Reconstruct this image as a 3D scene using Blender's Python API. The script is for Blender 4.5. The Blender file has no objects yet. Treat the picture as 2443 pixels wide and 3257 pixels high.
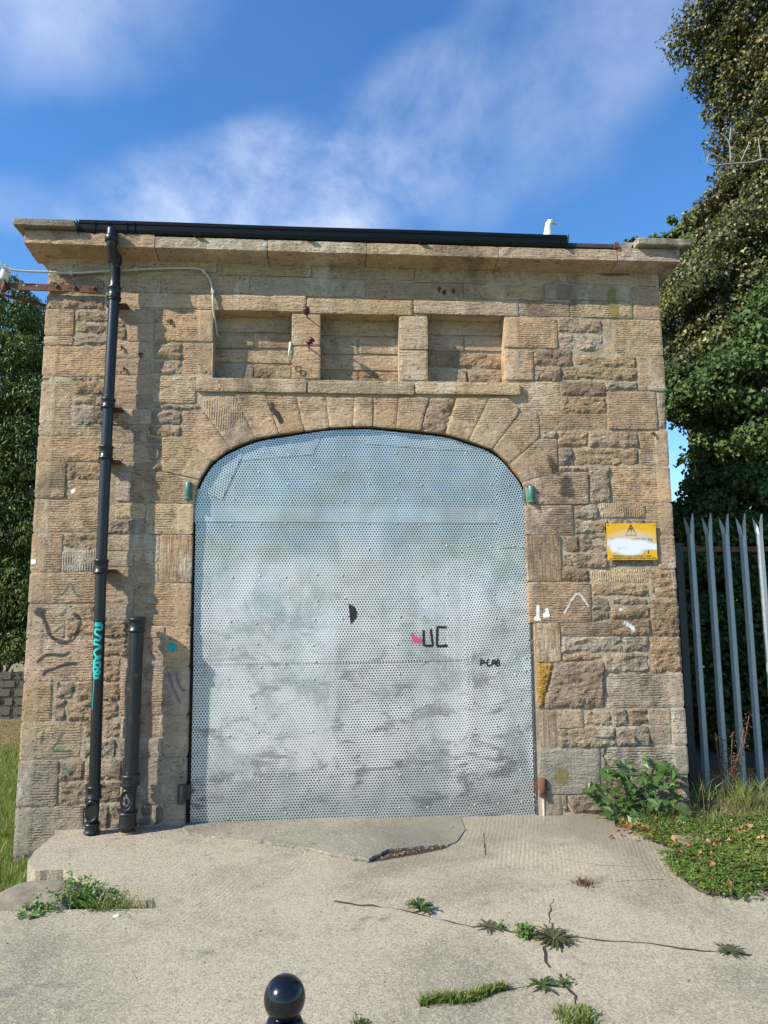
import bpy, bmesh, math, random
import numpy as np
from mathutils import Vector, Matrix, noise, geometry
from mathutils.bvhtree import BVHTree
random.seed(7)
R = math.radians
scene = bpy.context.scene
COL = scene.collection

# ---------------------------------------------------------------- camera, sky, sun, exposure
cam = bpy.data.cameras.new('camera'); cam_o = bpy.data.objects.new('camera', cam); COL.objects.link(cam_o)
yaw, pitch, roll = R(4.12), R(7.47), R(-0.40)
fw = Vector((math.sin(yaw)*math.cos(pitch), math.cos(yaw)*math.cos(pitch), math.sin(pitch)))
r0 = Vector((math.cos(yaw), -math.sin(yaw), 0)); u0 = r0.cross(fw)
rt = r0*math.cos(roll)+u0*math.sin(roll); up = rt.cross(fw)
m = Matrix((rt, up, -fw)).transposed().to_4x4(); m.translation = (-0.227, -5.3623, 1.6)
cam_o.matrix_world = m
cam.sensor_fit = 'VERTICAL'; cam.sensor_height = 36; cam.lens = 36*2200/3257
cam.clip_start = 0.05; cam.clip_end = 3000
scene.camera = cam_o

SUN_AZ, SUN_EL = R(66), R(36.5)           # azimuth measured from the facade normal towards the left
tosun = Vector((-math.sin(SUN_AZ)*math.cos(SUN_EL), -math.cos(SUN_AZ)*math.cos(SUN_EL), math.sin(SUN_EL)))
sun = bpy.data.lights.new('sun', 'SUN'); sun.energy = 5.0; sun.angle = R(0.53); sun.color = (1, 0.95, 0.85)
sun_o = bpy.data.objects.new('sun', sun); COL.objects.link(sun_o)
sun_o.rotation_euler = (-tosun).to_track_quat('-Z', 'Y').to_euler(); sun_o.location = tosun*60
scene.view_settings.view_transform = 'Standard'; scene.view_settings.look = 'None'
scene.view_settings.gamma = 1; scene.view_settings.exposure = 0.60; scene.view_settings.use_curve_mapping = False

def N(nt, typ, ins=None, **kw):
    n = nt.nodes.new(typ)
    for k, v in kw.items(): setattr(n, k, v)
    for k, v in (ins or {}).items():
        s = n.inputs[k]
        if isinstance(v, bpy.types.NodeSocket): nt.links.new(v, s)
        else: s.default_value = v
    return n
def MA(nt, op, a, b=0.0, c=0.0, clamp=False):
    return N(nt, 'ShaderNodeMath', {0: a, 1: b, 2: c}, operation=op, use_clamp=clamp).outputs[0]
def VM(nt, op, a, b=(0, 0, 0)):
    return N(nt, 'ShaderNodeVectorMath', {0: a, 1: b}, operation=op).outputs[0]
def MIX(nt, f, a, b, blend='MIX'):
    n = N(nt, 'ShaderNodeMix', data_type='RGBA', blend_type=blend)
    for s, v in ((n.inputs[0], f), (n.inputs[6], a), (n.inputs[7], b)):
        if isinstance(v, bpy.types.NodeSocket): nt.links.new(v, s)
        else: s.default_value = v if not isinstance(v, tuple) or len(v) == 4 else v+(1,)
    return n.outputs[2]
def NOI(nt, vec, scale, detail=4, rough=0.55, dist=0.0):
    return N(nt, 'ShaderNodeTexNoise', {'Vector': vec, 'Scale': scale, 'Detail': detail, 'Roughness': rough, 'Distortion': dist}).outputs[0]
def RAMP(nt, f, a, b, lo=0.0, hi=1.0, smooth=True):
    return N(nt, 'ShaderNodeMapRange', {0: f, 1: a, 2: b, 3: lo, 4: hi}, interpolation_type='SMOOTHSTEP' if smooth else 'LINEAR').outputs[0]
def MAPV(nt, vec, scale=(1, 1, 1), rot=(0, 0, 0), loc=(0, 0, 0)):
    return N(nt, 'ShaderNodeMapping', {'Vector': vec, 'Scale': scale, 'Rotation': rot, 'Location': loc}).outputs[0]

world = bpy.data.worlds.new('World'); scene.world = world; world.use_nodes = True
nt = world.node_tree; nt.nodes.clear()
sky = N(nt, 'ShaderNodeTexSky', sky_type='NISHITA', sun_disc=False, sun_elevation=SUN_EL,
        sun_rotation=math.atan2(tosun.x, tosun.y), altitude=60, air_density=1.25, dust_density=0.25, ozone_density=3.0)
dirv = N(nt, 'ShaderNodeTexCoord').outputs['Generated']
sep = N(nt, 'ShaderNodeSeparateXYZ', {0: dirv})
zz = MA(nt, 'MAXIMUM', sep.outputs[2], 0.06)
pl = N(nt, 'ShaderNodeCombineXYZ', {0: MA(nt, 'DIVIDE', sep.outputs[0], zz), 1: MA(nt, 'DIVIDE', sep.outputs[1], zz), 2: 0.0}).outputs[0]
def bank(az, el, ra, re, tilt):
    "a soft cloud bank round a direction of the sky"
    c = Vector((math.sin(R(az))*math.cos(R(el)), math.cos(R(az))*math.cos(R(el)), math.sin(R(el))))
    e1 = Vector((math.cos(R(az)), -math.sin(R(az)), 0)); e2 = e1.cross(c)
    a1 = e1*math.cos(R(tilt))+e2*math.sin(R(tilt)); a2 = e2*math.cos(R(tilt))-e1*math.sin(R(tilt))
    rel = VM(nt, 'SUBTRACT', wv, tuple(c))
    d1 = N(nt, 'ShaderNodeVectorMath', {0: rel, 1: tuple(a1)}, operation='DOT_PRODUCT').outputs['Value']
    d2 = N(nt, 'ShaderNodeVectorMath', {0: rel, 1: tuple(a2)}, operation='DOT_PRODUCT').outputs['Value']
    q = MA(nt, 'ADD', MA(nt, 'POWER', MA(nt, 'ABSOLUTE', MA(nt, 'DIVIDE', d1, math.sin(R(ra)))), 2.0), MA(nt, 'POWER', MA(nt, 'ABSOLUTE', MA(nt, 'DIVIDE', d2, math.sin(R(re)))), 2.0))
    dot = N(nt, 'ShaderNodeVectorMath', {0: dirv, 1: tuple(c)}, operation='DOT_PRODUCT').outputs['Value']
    return MA(nt, 'MULTIPLY', RAMP(nt, q, 0.0, 1.6, 1.0, 0.0), MA(nt, 'GREATER_THAN', dot, 0.2))
wob = N(nt, 'ShaderNodeTexNoise', {'Vector': dirv, 'Scale': 5.0, 'Detail': 4.0, 'Roughness': 0.5}).outputs[1]
wv = VM(nt, 'ADD', dirv, VM(nt, 'SCALE', VM(nt, 'SUBTRACT', wob, (0.5, 0.5, 0.5))))
for l in list(nt.links):
    pass
sc_node = [n for n in nt.nodes if n.type == 'VECT_MATH' and n.operation == 'SCALE'][0]; sc_node.inputs[3].default_value = 0.10
banks = None
for b, k in ((bank(-5, 31.5, 15, 4.8, 14), 1.0), (bank(6, 36.5, 11, 4.5, 24), 0.5), (bank(-30, 43, 13, 8, 10), 0.6), (bank(20, 40, 17, 7, 40), 0.38), (bank(-20, 28, 12, 2.5, 0), 0.22),
             (bank(150, 40, 30, 8, 5), 0.35), (bank(80, 40, 20, 8, 15), 0.35)):
    v = MA(nt, 'MULTIPLY', b, k)
    banks = v if banks is None else MA(nt, 'MAXIMUM', banks, v)
n1 = NOI(nt, MAPV(nt, dirv, (1, 1, 1.3), (0, R(25), 0)), 4.4, 8, 0.58, 0.15)
n2 = NOI(nt, dirv, 2.3, 3, 0.5)
cl = MA(nt, 'MULTIPLY', banks, RAMP(nt, n1, 0.25, 0.68))
cl = MA(nt, 'ADD', cl, MA(nt, 'MULTIPLY', RAMP(nt, n2, 0.5, 0.75), MA(nt, 'MULTIPLY', n1, 0.05)), clamp=True)
hs = N(nt, 'ShaderNodeHueSaturation', {'Hue': 0.505, 'Saturation': 1.24, 'Value': 1.25, 'Color': sky.outputs[0]}).outputs[0]
hs = MIX(nt, 1.0, hs, (1.50, 1.75, 1.92, 1), 'MULTIPLY')
skyc = MIX(nt, MA(nt, 'MULTIPLY', cl, 0.85), hs, (10.5, 11.6, 13.6))
bg = N(nt, 'ShaderNodeBackground', {'Color': skyc, 'Strength': 0.060})
wo = N(nt, 'ShaderNodeOutputWorld', {'Surface': bg.outputs[0]})

# ---------------------------------------------------------------- measured layout (mm and m on the wall, the ground and behind)
STONES = [(-2500,4250,-2279,4365,'s','t'),(-2272,4244,-1819,4352,'s','t'),(-1811,4250,-1183,4347,'s','t'),(-1175,4232,-426,4347,'s','m'),(-414,4230,424,4337,'s','t'),(429,4214,1016,4333,'s','t'),(1020,4231,1685,4339,'s','g'),(1710,4241,2303,4359,'s','g'),(2330,4233,2500,4363,'s','p'),(-2500,4039,-2053,4235,'r','t'),(-2047,4069,-1619,4222,'s','y'),(-1615,4069,-916,4228,'s','t'),(-912,4069,16,4225,'s','g'),(21,4061,825,4208,'s','b'),(831,4081,1504,4209,'s','t'),(1511,4096,2258,4227,'s','g'),(2265,3939,2500,4228,'s','p'),(-2500,3917,-2047,4033,'r','t'),(-2042,3944,-1328,4062,'s','t'),(-2500,3699,-2281,3911,'q','o'),(-2277,3804,-1971,3913,'r','y'),(-2274,3708,-1967,3800,'r','y'),(-2500,3618,-2280,3692,'q','o'),(-2275,3620,-1967,3704,'r','g'),(-2500,3370,-1975,3613,'q','o'),(-2500,3334,-1966,3364,'r','g'),(-2500,2985,-2261,3329,'q','t'),(-2257,3230,-1969,3327,'r','o'),(-2257,3133,-1968,3224,'r','y'),(-2256,2984,-1970,3127,'r','g'),(-2500,2893,-1969,2980,'q','y'),(-2500,2695,-1971,2887,'q','o'),(-2500,2407,-2280,2689,'q','y'),(-2276,2553,-1971,2691,'r','o'),(-2274,2408,-1971,2546,'d','o'),(-2500,2144,-1965,2402,'q','o'),(-2500,1847,-2278,2137,'q','t'),(-2274,2012,-1970,2139,'r','y'),(-2274,1847,-1969,2007,'v','w'),(-2500,1614,-1967,1840,'q','o'),(-2500,1356,-2226,1607,'q','t'),(-2222,1478,-1965,1609,'r','o'),(-2219,1353,-1963,1474,'r','o'),(-2500,1043,-1958,1349,'q','p'),(-2500,760,-2288,1036,'q','o'),(-2284,919,-2131,1039,'r','p'),(-2281,760,-2183,915,'r','p'),(-2127,898,-1984,1038,'r','t'),(-2179,762,-1983,894,'r','t'),(-2500,487,-2066,756,'q','y'),(-2060,635,-1912,755,'r','t'),(-1908,637,-1793,757,'r','t'),(-2061,483,-1814,631,'r','g'),(-2500,168,-2221,481,'q','p'),(-2217,333,-2033,477,'r','t'),(-2029,335,-1769,479,'r','p'),(-2216,171,-1999,327,'r','y'),(-1995,171,-1763,327,'r','t'),(-2500,-178,-2029,164,'q','g'),(-2500,-327,-2219,-182,'s','g'),(-2025,-39,-1848,167,'r','g'),(-1844,-34,-1643,161,'r','g'),(-1639,11,-1546,166,'r','g'),(-1538,9,-1465,163,'r','g'),(-1457,-11,-1310,161,'s','g'),(-1966,3812,-1657,3939,'s','t'),(-1862,3664,-1655,3806,'s','t'),(-1963,3664,-1866,3808,'r','y'),(-1651,3669,-1207,3930,'Q','o'),(-1427,3398,-1201,3658,'Q','o'),(-1961,3525,-1661,3658,'s','t'),(-1969,3389,-1664,3518,'s','p'),(-1657,3523,-1433,3657,'r','y'),(-1659,3386,-1431,3516,'r','t'),(-1961,3241,-1656,3382,'s','t'),(-1649,3164,-1324,3381,'d','y'),(-1962,3113,-1653,3235,'s','b'),(-1649,3110,-1264,3158,'r','g'),(-1966,2986,-1654,3107,'s','t'),(-1650,2986,-1421,3104,'r','g'),(-1965,2841,-1679,2981,'s','t'),(-1672,2898,-1421,2982,'r','t'),(-1965,2697,-1676,2835,'s','t'),(-1670,2700,-1564,2830,'r','g'),(-1672,2838,-1569,2889,'r','g'),(-1964,2625,-1790,2693,'s','g'),(-1785,2623,-1562,2692,'r','t'),(-1898,2384,-1790,2616,'s','g'),(-1899,2255,-1672,2369,'s','y'),(-1948,2131,-1667,2251,'r','g'),(-1663,2133,-1313,2366,'Q','y'),(-1959,2007,-1601,2127,'s','p'),(-1597,1764,-1557,2127,'s','y'),(-1553,1765,-1313,2127,'n','o'),(-1948,1886,-1747,2000,'s','g'),(-1743,1889,-1601,2000,'s','o'),(-1963,1760,-1742,1882,'s','t'),(-1738,1764,-1601,1885,'s','t'),(-1959,1607,-1735,1755,'s','t'),(-1731,1444,-1313,1760,'Q','o'),(-1960,1487,-1735,1602,'s','g'),(-1958,1355,-1767,1483,'r','t'),(-1763,1356,-1500,1440,'s','p'),(-1762,1143,-1498,1352,'s','p'),(-1494,1141,-1310,1439,'s','o'),(-1954,1217,-1766,1349,'r','p'),(-1952,1036,-1807,1213,'r','o'),(-1803,791,-1308,1137,'Q','p'),(-1980,900,-1809,1032,'r','t'),(-1978,763,-1807,894,'r','t'),(-1787,634,-1652,787,'s','g'),(-1648,632,-1486,785,'s','p'),(-1482,492,-1306,783,'s','t'),(-1810,500,-1652,628,'s','g'),(-1648,494,-1490,628,'s','g'),(1290,3949,1720,4076,'d','b'),(1726,3948,2258,4091,'d','m'),(1608,3804,1995,3942,'r','t'),(1611,3662,1993,3797,'r','w'),(2000,3623,2500,3932,'q','y'),(1395,3520,1727,3656,'r','b'),(1733,3519,2263,3619,'r','y'),(1398,3396,1629,3516,'r','t'),(1633,3409,2263,3515,'r','y'),(2269,3322,2500,3616,'s','o'),(1280,3128,1612,3390,'d','y'),(1619,3268,1995,3391,'r','b'),(1617,3126,1994,3263,'r','o'),(2001,3320,2263,3402,'r','g'),(2000,2994,2415,3315,'d','o'),(2420,2994,2500,3318,'r','p'),(1429,2980,1995,3121,'d','b'),(1443,2904,1565,2976,'r','g'),(1572,2841,1828,2976,'r','t'),(1832,2841,2247,2973,'r','t'),(1571,2690,1698,2835,'r','g'),(1703,2690,2244,2836,'r','y'),(2251,2692,2500,2989,'Q','o'),(1565,2637,1812,2684,'r','g'),(1817,2387,1992,2683,'r','g'),(1996,2390,2500,2685,'Q','o'),(1290,2129,1672,2364,'q','t'),(1678,2259,1884,2367,'r','g'),(1888,2266,2270,2382,'v','o'),(1679,2136,1953,2253,'r','t'),(1957,2129,2270,2259,'r','t'),(2277,2127,2500,2383,'Q','o'),(1291,1759,1560,2125,'n','b'),(1566,1990,1717,2123,'r','b'),(1721,1990,1942,2131,'r','b'),(1567,1865,1656,1983,'r','t'),(1663,1862,1943,1986,'r','t'),(1946,2012,2351,2123,'r','o'),(1948,1859,2350,2006,'r','g'),(2356,1856,2500,2121,'s','o'),(1564,1758,1786,1858,'r','b'),(1792,1746,2269,1852,'v','y'),(2274,1619,2500,1851,'r','o'),(1293,1439,1785,1753,'d','b'),(1792,1637,2269,1742,'r','o'),(1790,1528,1944,1633,'r','w'),(1949,1559,2260,1631,'r','t'),(1789,1437,1940,1523,'r','g'),(1949,1462,2259,1555,'r','y'),(2264,1322,2500,1613,'r','o'),(1944,1330,2259,1458,'r','t'),(1329,1137,1527,1435,'n','t'),(1534,1332,1939,1433,'d','b'),(1534,1202,2027,1326,'r','w'),(2032,1198,2242,1325,'r','w'),(2248,1044,2500,1317,'r','o'),(1545,1143,1853,1198,'r','t'),(1867,1046,2232,1194,'r','w'),(1876,778,2500,1040,'Q','g'),(1343,490,1476,782,'n','p'),(1482,638,1683,779,'s','o'),(1690,641,1914,774,'r','t'),(1919,644,2040,772,'r','g'),(2047,647,2202,773,'r','o'),(2208,647,2384,771,'s','g'),(2389,492,2500,771,'s','w'),(1482,493,1940,634,'r','m'),(1944,494,2200,640,'r','p'),(2207,495,2383,641,'s','g'),(1808,302,1861,489,'r','g'),(1865,279,2500,488,'Q','g'),(1361,-21,1488,155,'s','b'),(1501,27,1541,152,'r','b'),(1552,11,1842,150,'r','b'),(1802,161,2500,275,'r','b'),(1848,-96,2500,157,'r','b')]
POLYS = [([(-1790,2617),(-1556,2615),(-1275,2554),(-1291,2504),(-1353,2501),(-1353,2371),(-1780,2374)],'Q','b'),([(-1565,2890),(-1409,2888),(-1183,2710),(-1275,2559),(-1556,2623)],'d','y'),([(-1416,3097),(-1261,3102),(-1045,2809),(-1178,2700),(-1410,2906)],'d','o'),([(-1260,3232),(-1015,3234),(-855,2887),(-1043,2811),(-1257,3105)],'v','t'),([(-1012,3234),(-772,3235),(-670,2923),(-851,2889)],'d','t'),([(-767,3235),(-539,3234),(-474,2952),(-665,2924)],'d','o'),([(-535,3234),(-305,3232),(-273,2982),(-471,2952)],'d','o'),([(-301,3233),(-79,3236),(-87,2994),(-269,2983)],'d','o'),([(-74,3236),(74,3233),(69,2996),(-84,2994)],'d','t'),([(78,3233),(280,3236),(255,2979),(73,2996)],'d','o'),([(285,3236),(524,3240),(456,2966),(260,2978)],'d','o'),([(530,3240),(750,3239),(652,2942),(460,2965)],'r','p'),([(755,3239),(1020,3247),(840,2887),(657,2940)],'d','t'),([(1025,3247),(1177,3252),(1259,3160),(1257,3113),(1034,2821),(845,2886)],'d','t'),([(1264,3115),(1424,3119),(1417,2907),(1171,2701),(1038,2819)],'d','o'),([(1418,2903),(1565,2904),(1558,2636),(1278,2558),(1174,2698)],'d','b'),([(1279,2553),(1560,2630),(1810,2631),(1798,2374),(1367,2370),(1366,2474),(1350,2511),(1288,2515)],'d','b'),([(-1768,494),(-1310,484),(-1305,298),(-1341,288),(-1367,257),(-1364,161),(-1754,172)],'s','g'),([(1338,490),(1803,480),(1787,149),(1385,159),(1381,283),(1332,307)],'s','G'),([(1339,1145),(1471,1125),(1367,793),(1332,791)],'r','Y'),([(1481,1139),(1874,1138),(1859,784),(1374,790)],'r','p')]
DRESS = [(-1332,3936,-464,4065,'l','t'),(-455,3926,402,4047,'l','y'),(415,3943,1285,4056,'l','t'),(-574,3653,-346,3912,'p','o'),(-571,3378,-344,3642,'p','o'),(296,3638,526,3917,'p','t'),(293,3382,522,3627,'p','t'),(1165,3673,1604,3931,'q','o'),(1159,3396,1391,3653,'q','o'),(-1318,3257,-455,3365,'i','y'),(-442,3255,406,3357,'i','m'),(418,3262,1273,3363,'i','y')]
BACKS = [(-1217,3805,-569,3959,'s','g'),(-1213,3665,-893,3784,'s','m'),(-887,3672,-568,3792,'s','y'),(-1210,3545,-567,3650,'s','t'),(-1206,3394,-892,3526,'s','g'),(-887,3399,-565,3532,'r','y'),(-353,3791,312,3947,'s','m'),(-352,3634,-41,3767,'s','m'),(-34,3641,310,3773,'s','t'),(-352,3498,309,3619,'s','p'),(-351,3376,-41,3477,'s','b'),(-32,3382,308,3483,'r','o'),(541,3817,1193,3968,'s','t'),(539,3677,842,3796,'s','t'),(852,3684,1189,3803,'s','t'),(537,3536,1184,3662,'r','t'),(535,3390,861,3515,'s','t'),(871,3396,1180,3521,'r','t')]
PAVE_EDGE = [(-1.986,-1.33),(-1.167,-1.372),(-1.192,-1.274),(-1.395,-1.245),(-1.564,-1.174),(-1.662,-1.0),(-1.866,-0.775),(-2.032,-0.787),(-2.157,-0.597),(-2.181,-0.405),(-2.182,-0.104),(-2.237,0.067)]
SLAB = [(-1.308,-0.037),(-1.247,-0.191),(-1.005,-0.301),(-0.858,-0.366),(-0.667,-0.451),(-0.503,-0.531),(-0.345,-0.624),(-0.17,-0.736),(-0.012,-0.817),(0.045,-0.75),(0.117,-0.666),(0.288,-0.619),(0.458,-0.571),(0.519,-0.583),(0.616,-0.486),(0.701,-0.266),(0.716,0.0)]
CRACKS = [[(-0.224,-1.371),(-0.105,-1.424),(0.073,-1.481),(0.15,-1.519),(0.273,-1.609),(0.398,-1.696),(0.461,-1.729),(0.571,-1.747),(0.672,-1.819),(0.807,-1.874),(0.956,-1.878),(1.086,-1.932),(1.208,-1.955),(1.347,-2.011),(1.517,-2.074),(1.62,-2.106),(1.689,-2.124)],[(0.754,-1.952),(0.738,-2.03),(0.715,-2.081),(0.722,-2.133),(0.738,-2.142)],[(0.752,-2.193),(0.74,-2.273),(0.752,-2.326),(0.76,-2.364),(0.727,-2.457),(0.706,-2.545)],[(0.399,-2.302),(0.493,-2.298),(0.587,-2.273),(0.646,-2.272),(0.736,-2.286)],[(1.216,-0.886),(1.374,-0.986),(1.614,-1.049)],[(1.34,-1.257),(1.528,-1.242),(1.702,-1.24)],[(0.819,-0.329),(0.773,-0.567),(0.737,-0.783)],[(0.851,-1.735),(0.882,-1.623),(0.968,-1.421)]]
WEEDS = {'rosette': (0.222,-1.525),'small': (0.536,-1.753),'purple': (0.813,-1.908),'lightgreen': (0.694,-1.864),'flat': (1.579,-2.079),'star': (0.645,-2.285),'strip0': (0.124,-2.377),'strip1': (0.493,-2.298),'bottom': (0.712,-2.518),'dry': (1.196,-1.268),'bottomsmall': (-0.119,-2.478),'tuftR': (0.735,-2.279)}
NOTCHWEED = [(-1.85,-1.238),(-1.783,-1.177),(-1.67,-1.187),(-1.72,-1.271),(-1.574,-1.305),(-1.457,-1.336),(-1.375,-1.343)]
BOULDER = [(-1.986,-1.31),(-1.722,-1.333),(-1.912,-0.851),(-2.127,-0.832)]
CAP = (-1.35,-1.447)
TAR = [(-0.198,-1.644),(-0.006,-1.594),(0.492,-1.434),(0.654,-1.42),(0.757,-1.468)]
TURF = [(1.849,-0.175),(1.922,-0.38),(1.904,-0.637),(1.992,-0.765),(1.851,-0.958),(1.804,-1.16),(1.75,-1.306),(1.796,-1.461),(1.974,-1.488),(2.074,-1.452),(2.18,-1.439),(2.511,-1.623)]
FLATSTONE = [(1.952,-0.839),(2.113,-0.84),(2.19,-0.678),(2.061,-0.666)]
LITTER = [(1.995,-0.429),(2.146,-0.344),(2.273,-0.422),(2.077,-0.593),(1.979,-0.554)]
RAG = (2.039,-0.3)
SYC = [(1.801,-0.101),(1.934,-0.114),(2.135,-0.133),(2.263,-0.108),(2.014,-0.193)]
UC = [[(0.463,1.386),(0.464,1.273),(0.488,1.267),(0.534,1.268),(0.519,1.395)],[(0.646,1.406),(0.572,1.409),(0.565,1.268),(0.569,1.263),(0.649,1.265)]]
ACAB = [[(0.903,1.112),(0.909,1.159),(0.942,1.132),(0.903,1.128)],[(0.972,1.158),(0.955,1.151),(0.956,1.111),(0.98,1.111)],[(0.99,1.108),(1.001,1.152),(1.017,1.15),(1.025,1.108),(1.016,1.129),(0.995,1.128)],[(1.032,1.15),(1.033,1.108),(1.053,1.107),(1.053,1.127),(1.036,1.131),(1.051,1.135),(1.05,1.151),(1.032,1.15)]]
BLOB = [(-0.118,1.598),(-0.096,1.584),(-0.068,1.569),(-0.052,1.527),(-0.056,1.489),(-0.08,1.461),(-0.103,1.438),(-0.109,1.499)]
PINK = [(0.35,1.368),(0.393,1.363),(0.403,1.34),(0.45,1.335),(0.454,1.278),(0.392,1.288),(0.373,1.298)]
PATCH1 = [(-1.272,2.575),(-1.183,2.704),(-1.067,2.793),(-0.939,2.788),(-1.102,2.403),(-1.291,2.48)]
PATCH2 = [(-0.949,2.715),(-0.402,2.767),(-0.298,2.99),(-0.608,2.938),(-0.857,2.884),(-0.997,2.835)]
PATCH3 = [(0.022,2.858),(0.533,2.821),(1.04,2.8),(0.664,2.942),(0.351,2.974),(0.022,2.993)]
LINES = {'seam1': [(-1.306,2.236),(1.084,2.221)],'seam2': [(-1.309,1.144),(0.783,1.143)],'rx': [(1.1,2.752),(1.084,2.221),(0.798,1.153),(0.781,-0.004)],'bot': [(-1.278,-0.001),(1.315,-0.012)],'rseam': [(1.097,2.026),(1.289,2.026)],'left': [(-1.299,2.48),(-1.307,1.994),(-1.278,0.009)],'right': [(1.298,2.511),(1.292,2.026),(1.313,-0.012)]}
ARCH = [(-1.294,2.493),(-1.262,2.574),(-1.182,2.7),(-1.062,2.791),(-0.853,2.884),(-0.606,2.932),(-0.294,2.985),(-0.078,2.995),(0.071,2.996),(0.302,2.976),(0.659,2.94),(0.846,2.886),(1.034,2.82),(1.172,2.7),(1.278,2.555),(1.293,2.506)]
PIPE1 = {'A772,185': (-1.946,4.513),'A770,215': (-1.946,4.475),'A768,345': (-1.942,4.31),'A760,570': (-1.939,4.028),'A757,630': (-1.939,3.953),'A720,1315': (-1.946,3.12),'E705,290': (-1.946,2.739),'E672,1040': (-1.944,1.881),'E662,1395': (-1.937,1.487),'F628,1070': (-1.919,0.288),'F622,1180': (-1.92,0.175),'F612,1300': (-1.924,0.052),'F608,1350': (-1.926,0.001)}
PIPE2 = {'E905,1392': (-1.668,1.489),'E905,1450': (-1.665,1.425),'F865,985': (-1.667,0.375),'F850,1100': (-1.678,0.256),'F845,1230': (-1.678,0.123),'F843,1270': (-1.678,0.082),'F838,1340': (-1.681,0.011)}
GUT = {'l': [(-2.191,4.513),(-2.179,4.415)],'r': [(1.645,4.516),(1.635,4.425)]}
CONDUIT = [(-3.205,4.32),(-2.857,4.248),(-2.785,4.206),(-2.703,4.181),(-2.484,4.19),(-2.31,4.201),(-2.001,4.226),(-1.808,4.245),(-1.571,4.262),(-1.345,4.268),(-1.278,4.243),(-1.229,4.174),(-1.204,4.072),(-1.195,3.933),(-1.178,3.743)]
BRK = [(-3.075,4.079),(-2.1,4.068),(-2.842,4.004),(-2.5,3.951),(-2.801,4.08),(-2.805,4.193),(-2.403,4.078),(-2.269,4.072),(-2.123,4.073),(-2.657,4.084),(-2.559,4.081)]
INS = [(-0.452,3.885),(-0.438,3.63),(-0.518,3.45)]
SIGN = [(1.935,2.215),(2.347,2.211),(2.34,1.923),(1.933,1.929)]
GULL = [(1.576,4.687),(1.593,4.791),(1.639,4.781)]
FENCE = [(2.874,2.339),(2.865,0.013),(3.02,2.339),(3.342,2.339),(3.501,2.345),(3.162,2.048),(3.161,0.177),(3.184,0.108)]
COR = [(-2.622,4.383),(-2.627,4.467),(-2.682,4.542),(-2.622,4.476),(-2.218,4.477),(-2.233,4.545),(-1.632,4.352),(-1.231,4.371),(-1.231,4.364),(-0.763,4.347),(0.02,4.359),(1.089,4.352),(2.077,4.363),(2.079,4.363),(2.606,4.378),(2.614,4.471),(2.254,4.473),(2.218,4.532),(2.678,4.547),(1.675,4.501)]
TREE = [(4.69,10.15),(6.03,10.23),(5.42,9.29),(5.22,8.45),(4.87,7.34),(4.47,6.04),(4.11,5.58),(4.07,4.53),(4.2,3.27),(5.13,-0.68),(5.45,3.27)]
LEFT = [(-6.27,7.1),(-5.53,7.54),(-5.86,0.52),(-5.5,-0.31)]
WALLB = [(-5.507,6.335),(-5.203,6.3),(-4.556,4.272)]
HOLES = [(0.627,4.16),(0.669,4.128),(0.743,4.143),(-1.538,3.829),(-1.757,3.552),(-1.881,3.438),(-1.905,3.611),(1.756,2.963),(2.372,2.963),(2.068,0.57)]
GRB = [[(-2.447,1.569),(-2.409,1.545),(-2.362,1.538)],[(-2.403,1.548),(-2.358,1.453),(-2.327,1.378),(-2.272,1.337),(-2.205,1.327),(-2.141,1.383),(-2.122,1.471),(-2.155,1.533),(-2.216,1.54)],[(-2.415,1.172),(-2.39,1.205),(-2.333,1.237),(-2.227,1.233),(-2.175,1.262)],[(-2.357,1.078),(-2.352,1.111),(-2.301,1.13),(-2.21,1.162),(-2.104,1.174)]]
GRG = [[(-2.324,1.684),(-2.25,1.684),(-2.2,1.759),(-2.149,1.669),(-2.062,1.682)],[(-2.208,1.649),(-2.23,1.554),(-2.321,1.507)],[(-2.334,1.378),(-2.251,1.438),(-2.205,1.465),(-2.128,1.519)],[(-2.339,1.238),(-2.279,1.23),(-2.221,1.256)],[(-2.272,1.331),(-2.223,1.283)],[(-2.299,1.097),(-2.301,1.011),(-2.29,0.931),(-2.295,0.78)],[(-2.242,1.023),(-2.227,0.977)],[(-2.29,0.931),(-2.212,0.943),(-2.141,0.969),(-2.119,1.068)],[(-2.181,0.864),(-2.165,0.804),(-2.255,0.773)],[(-2.331,0.729),(-2.346,0.638),(-2.356,0.587)],[(-2.186,0.7),(-2.234,0.616),(-2.263,0.552),(-2.113,0.549)],[(-2.163,0.498),(-2.179,0.447),(-2.118,0.381),(-2.134,0.44)]]
STAINS = {'burn': [(-0.728,3.195),(-0.714,3.112),(-0.669,3.067),(-0.637,2.985)],'soot': [(1.595,2.604),(1.629,2.53),(1.612,2.407)],'soot2': [(1.502,2.777),(1.523,2.678),(1.595,2.592)],'lichen': [(2.104,4.22),(2.086,4.139),(2.094,4.033),(2.101,3.927)],'moss': [(1.537,0.342),(1.499,0.276),(1.485,0.211)],'lichen2': [(0.681,3.244),(0.671,3.187),(0.688,3.122)],'damp': [(1.954,4.357),(2.11,4.341),(2.268,4.359)]}
GRW = [[(1.561,1.484),(1.588,1.542),(1.678,1.66),(1.748,1.588),(1.77,1.541)],[(1.97,1.622),(2.033,1.646)],[(1.977,1.528),(2.064,1.539)],[(2.022,1.445),(2.105,1.397),(2.115,1.35)],[(1.938,1.97),(2.353,2.042)],[(1.359,1.573),(1.356,1.486),(1.331,1.468),(1.379,1.462)],[(1.43,1.549),(1.429,1.508),(1.404,1.491),(1.453,1.496)],[(-2.135,0.832),(-2.135,0.832)],[(-2.228,2.469),(-2.205,2.451)],[(-2.499,1.924),(-2.46,1.924)]]
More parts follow.
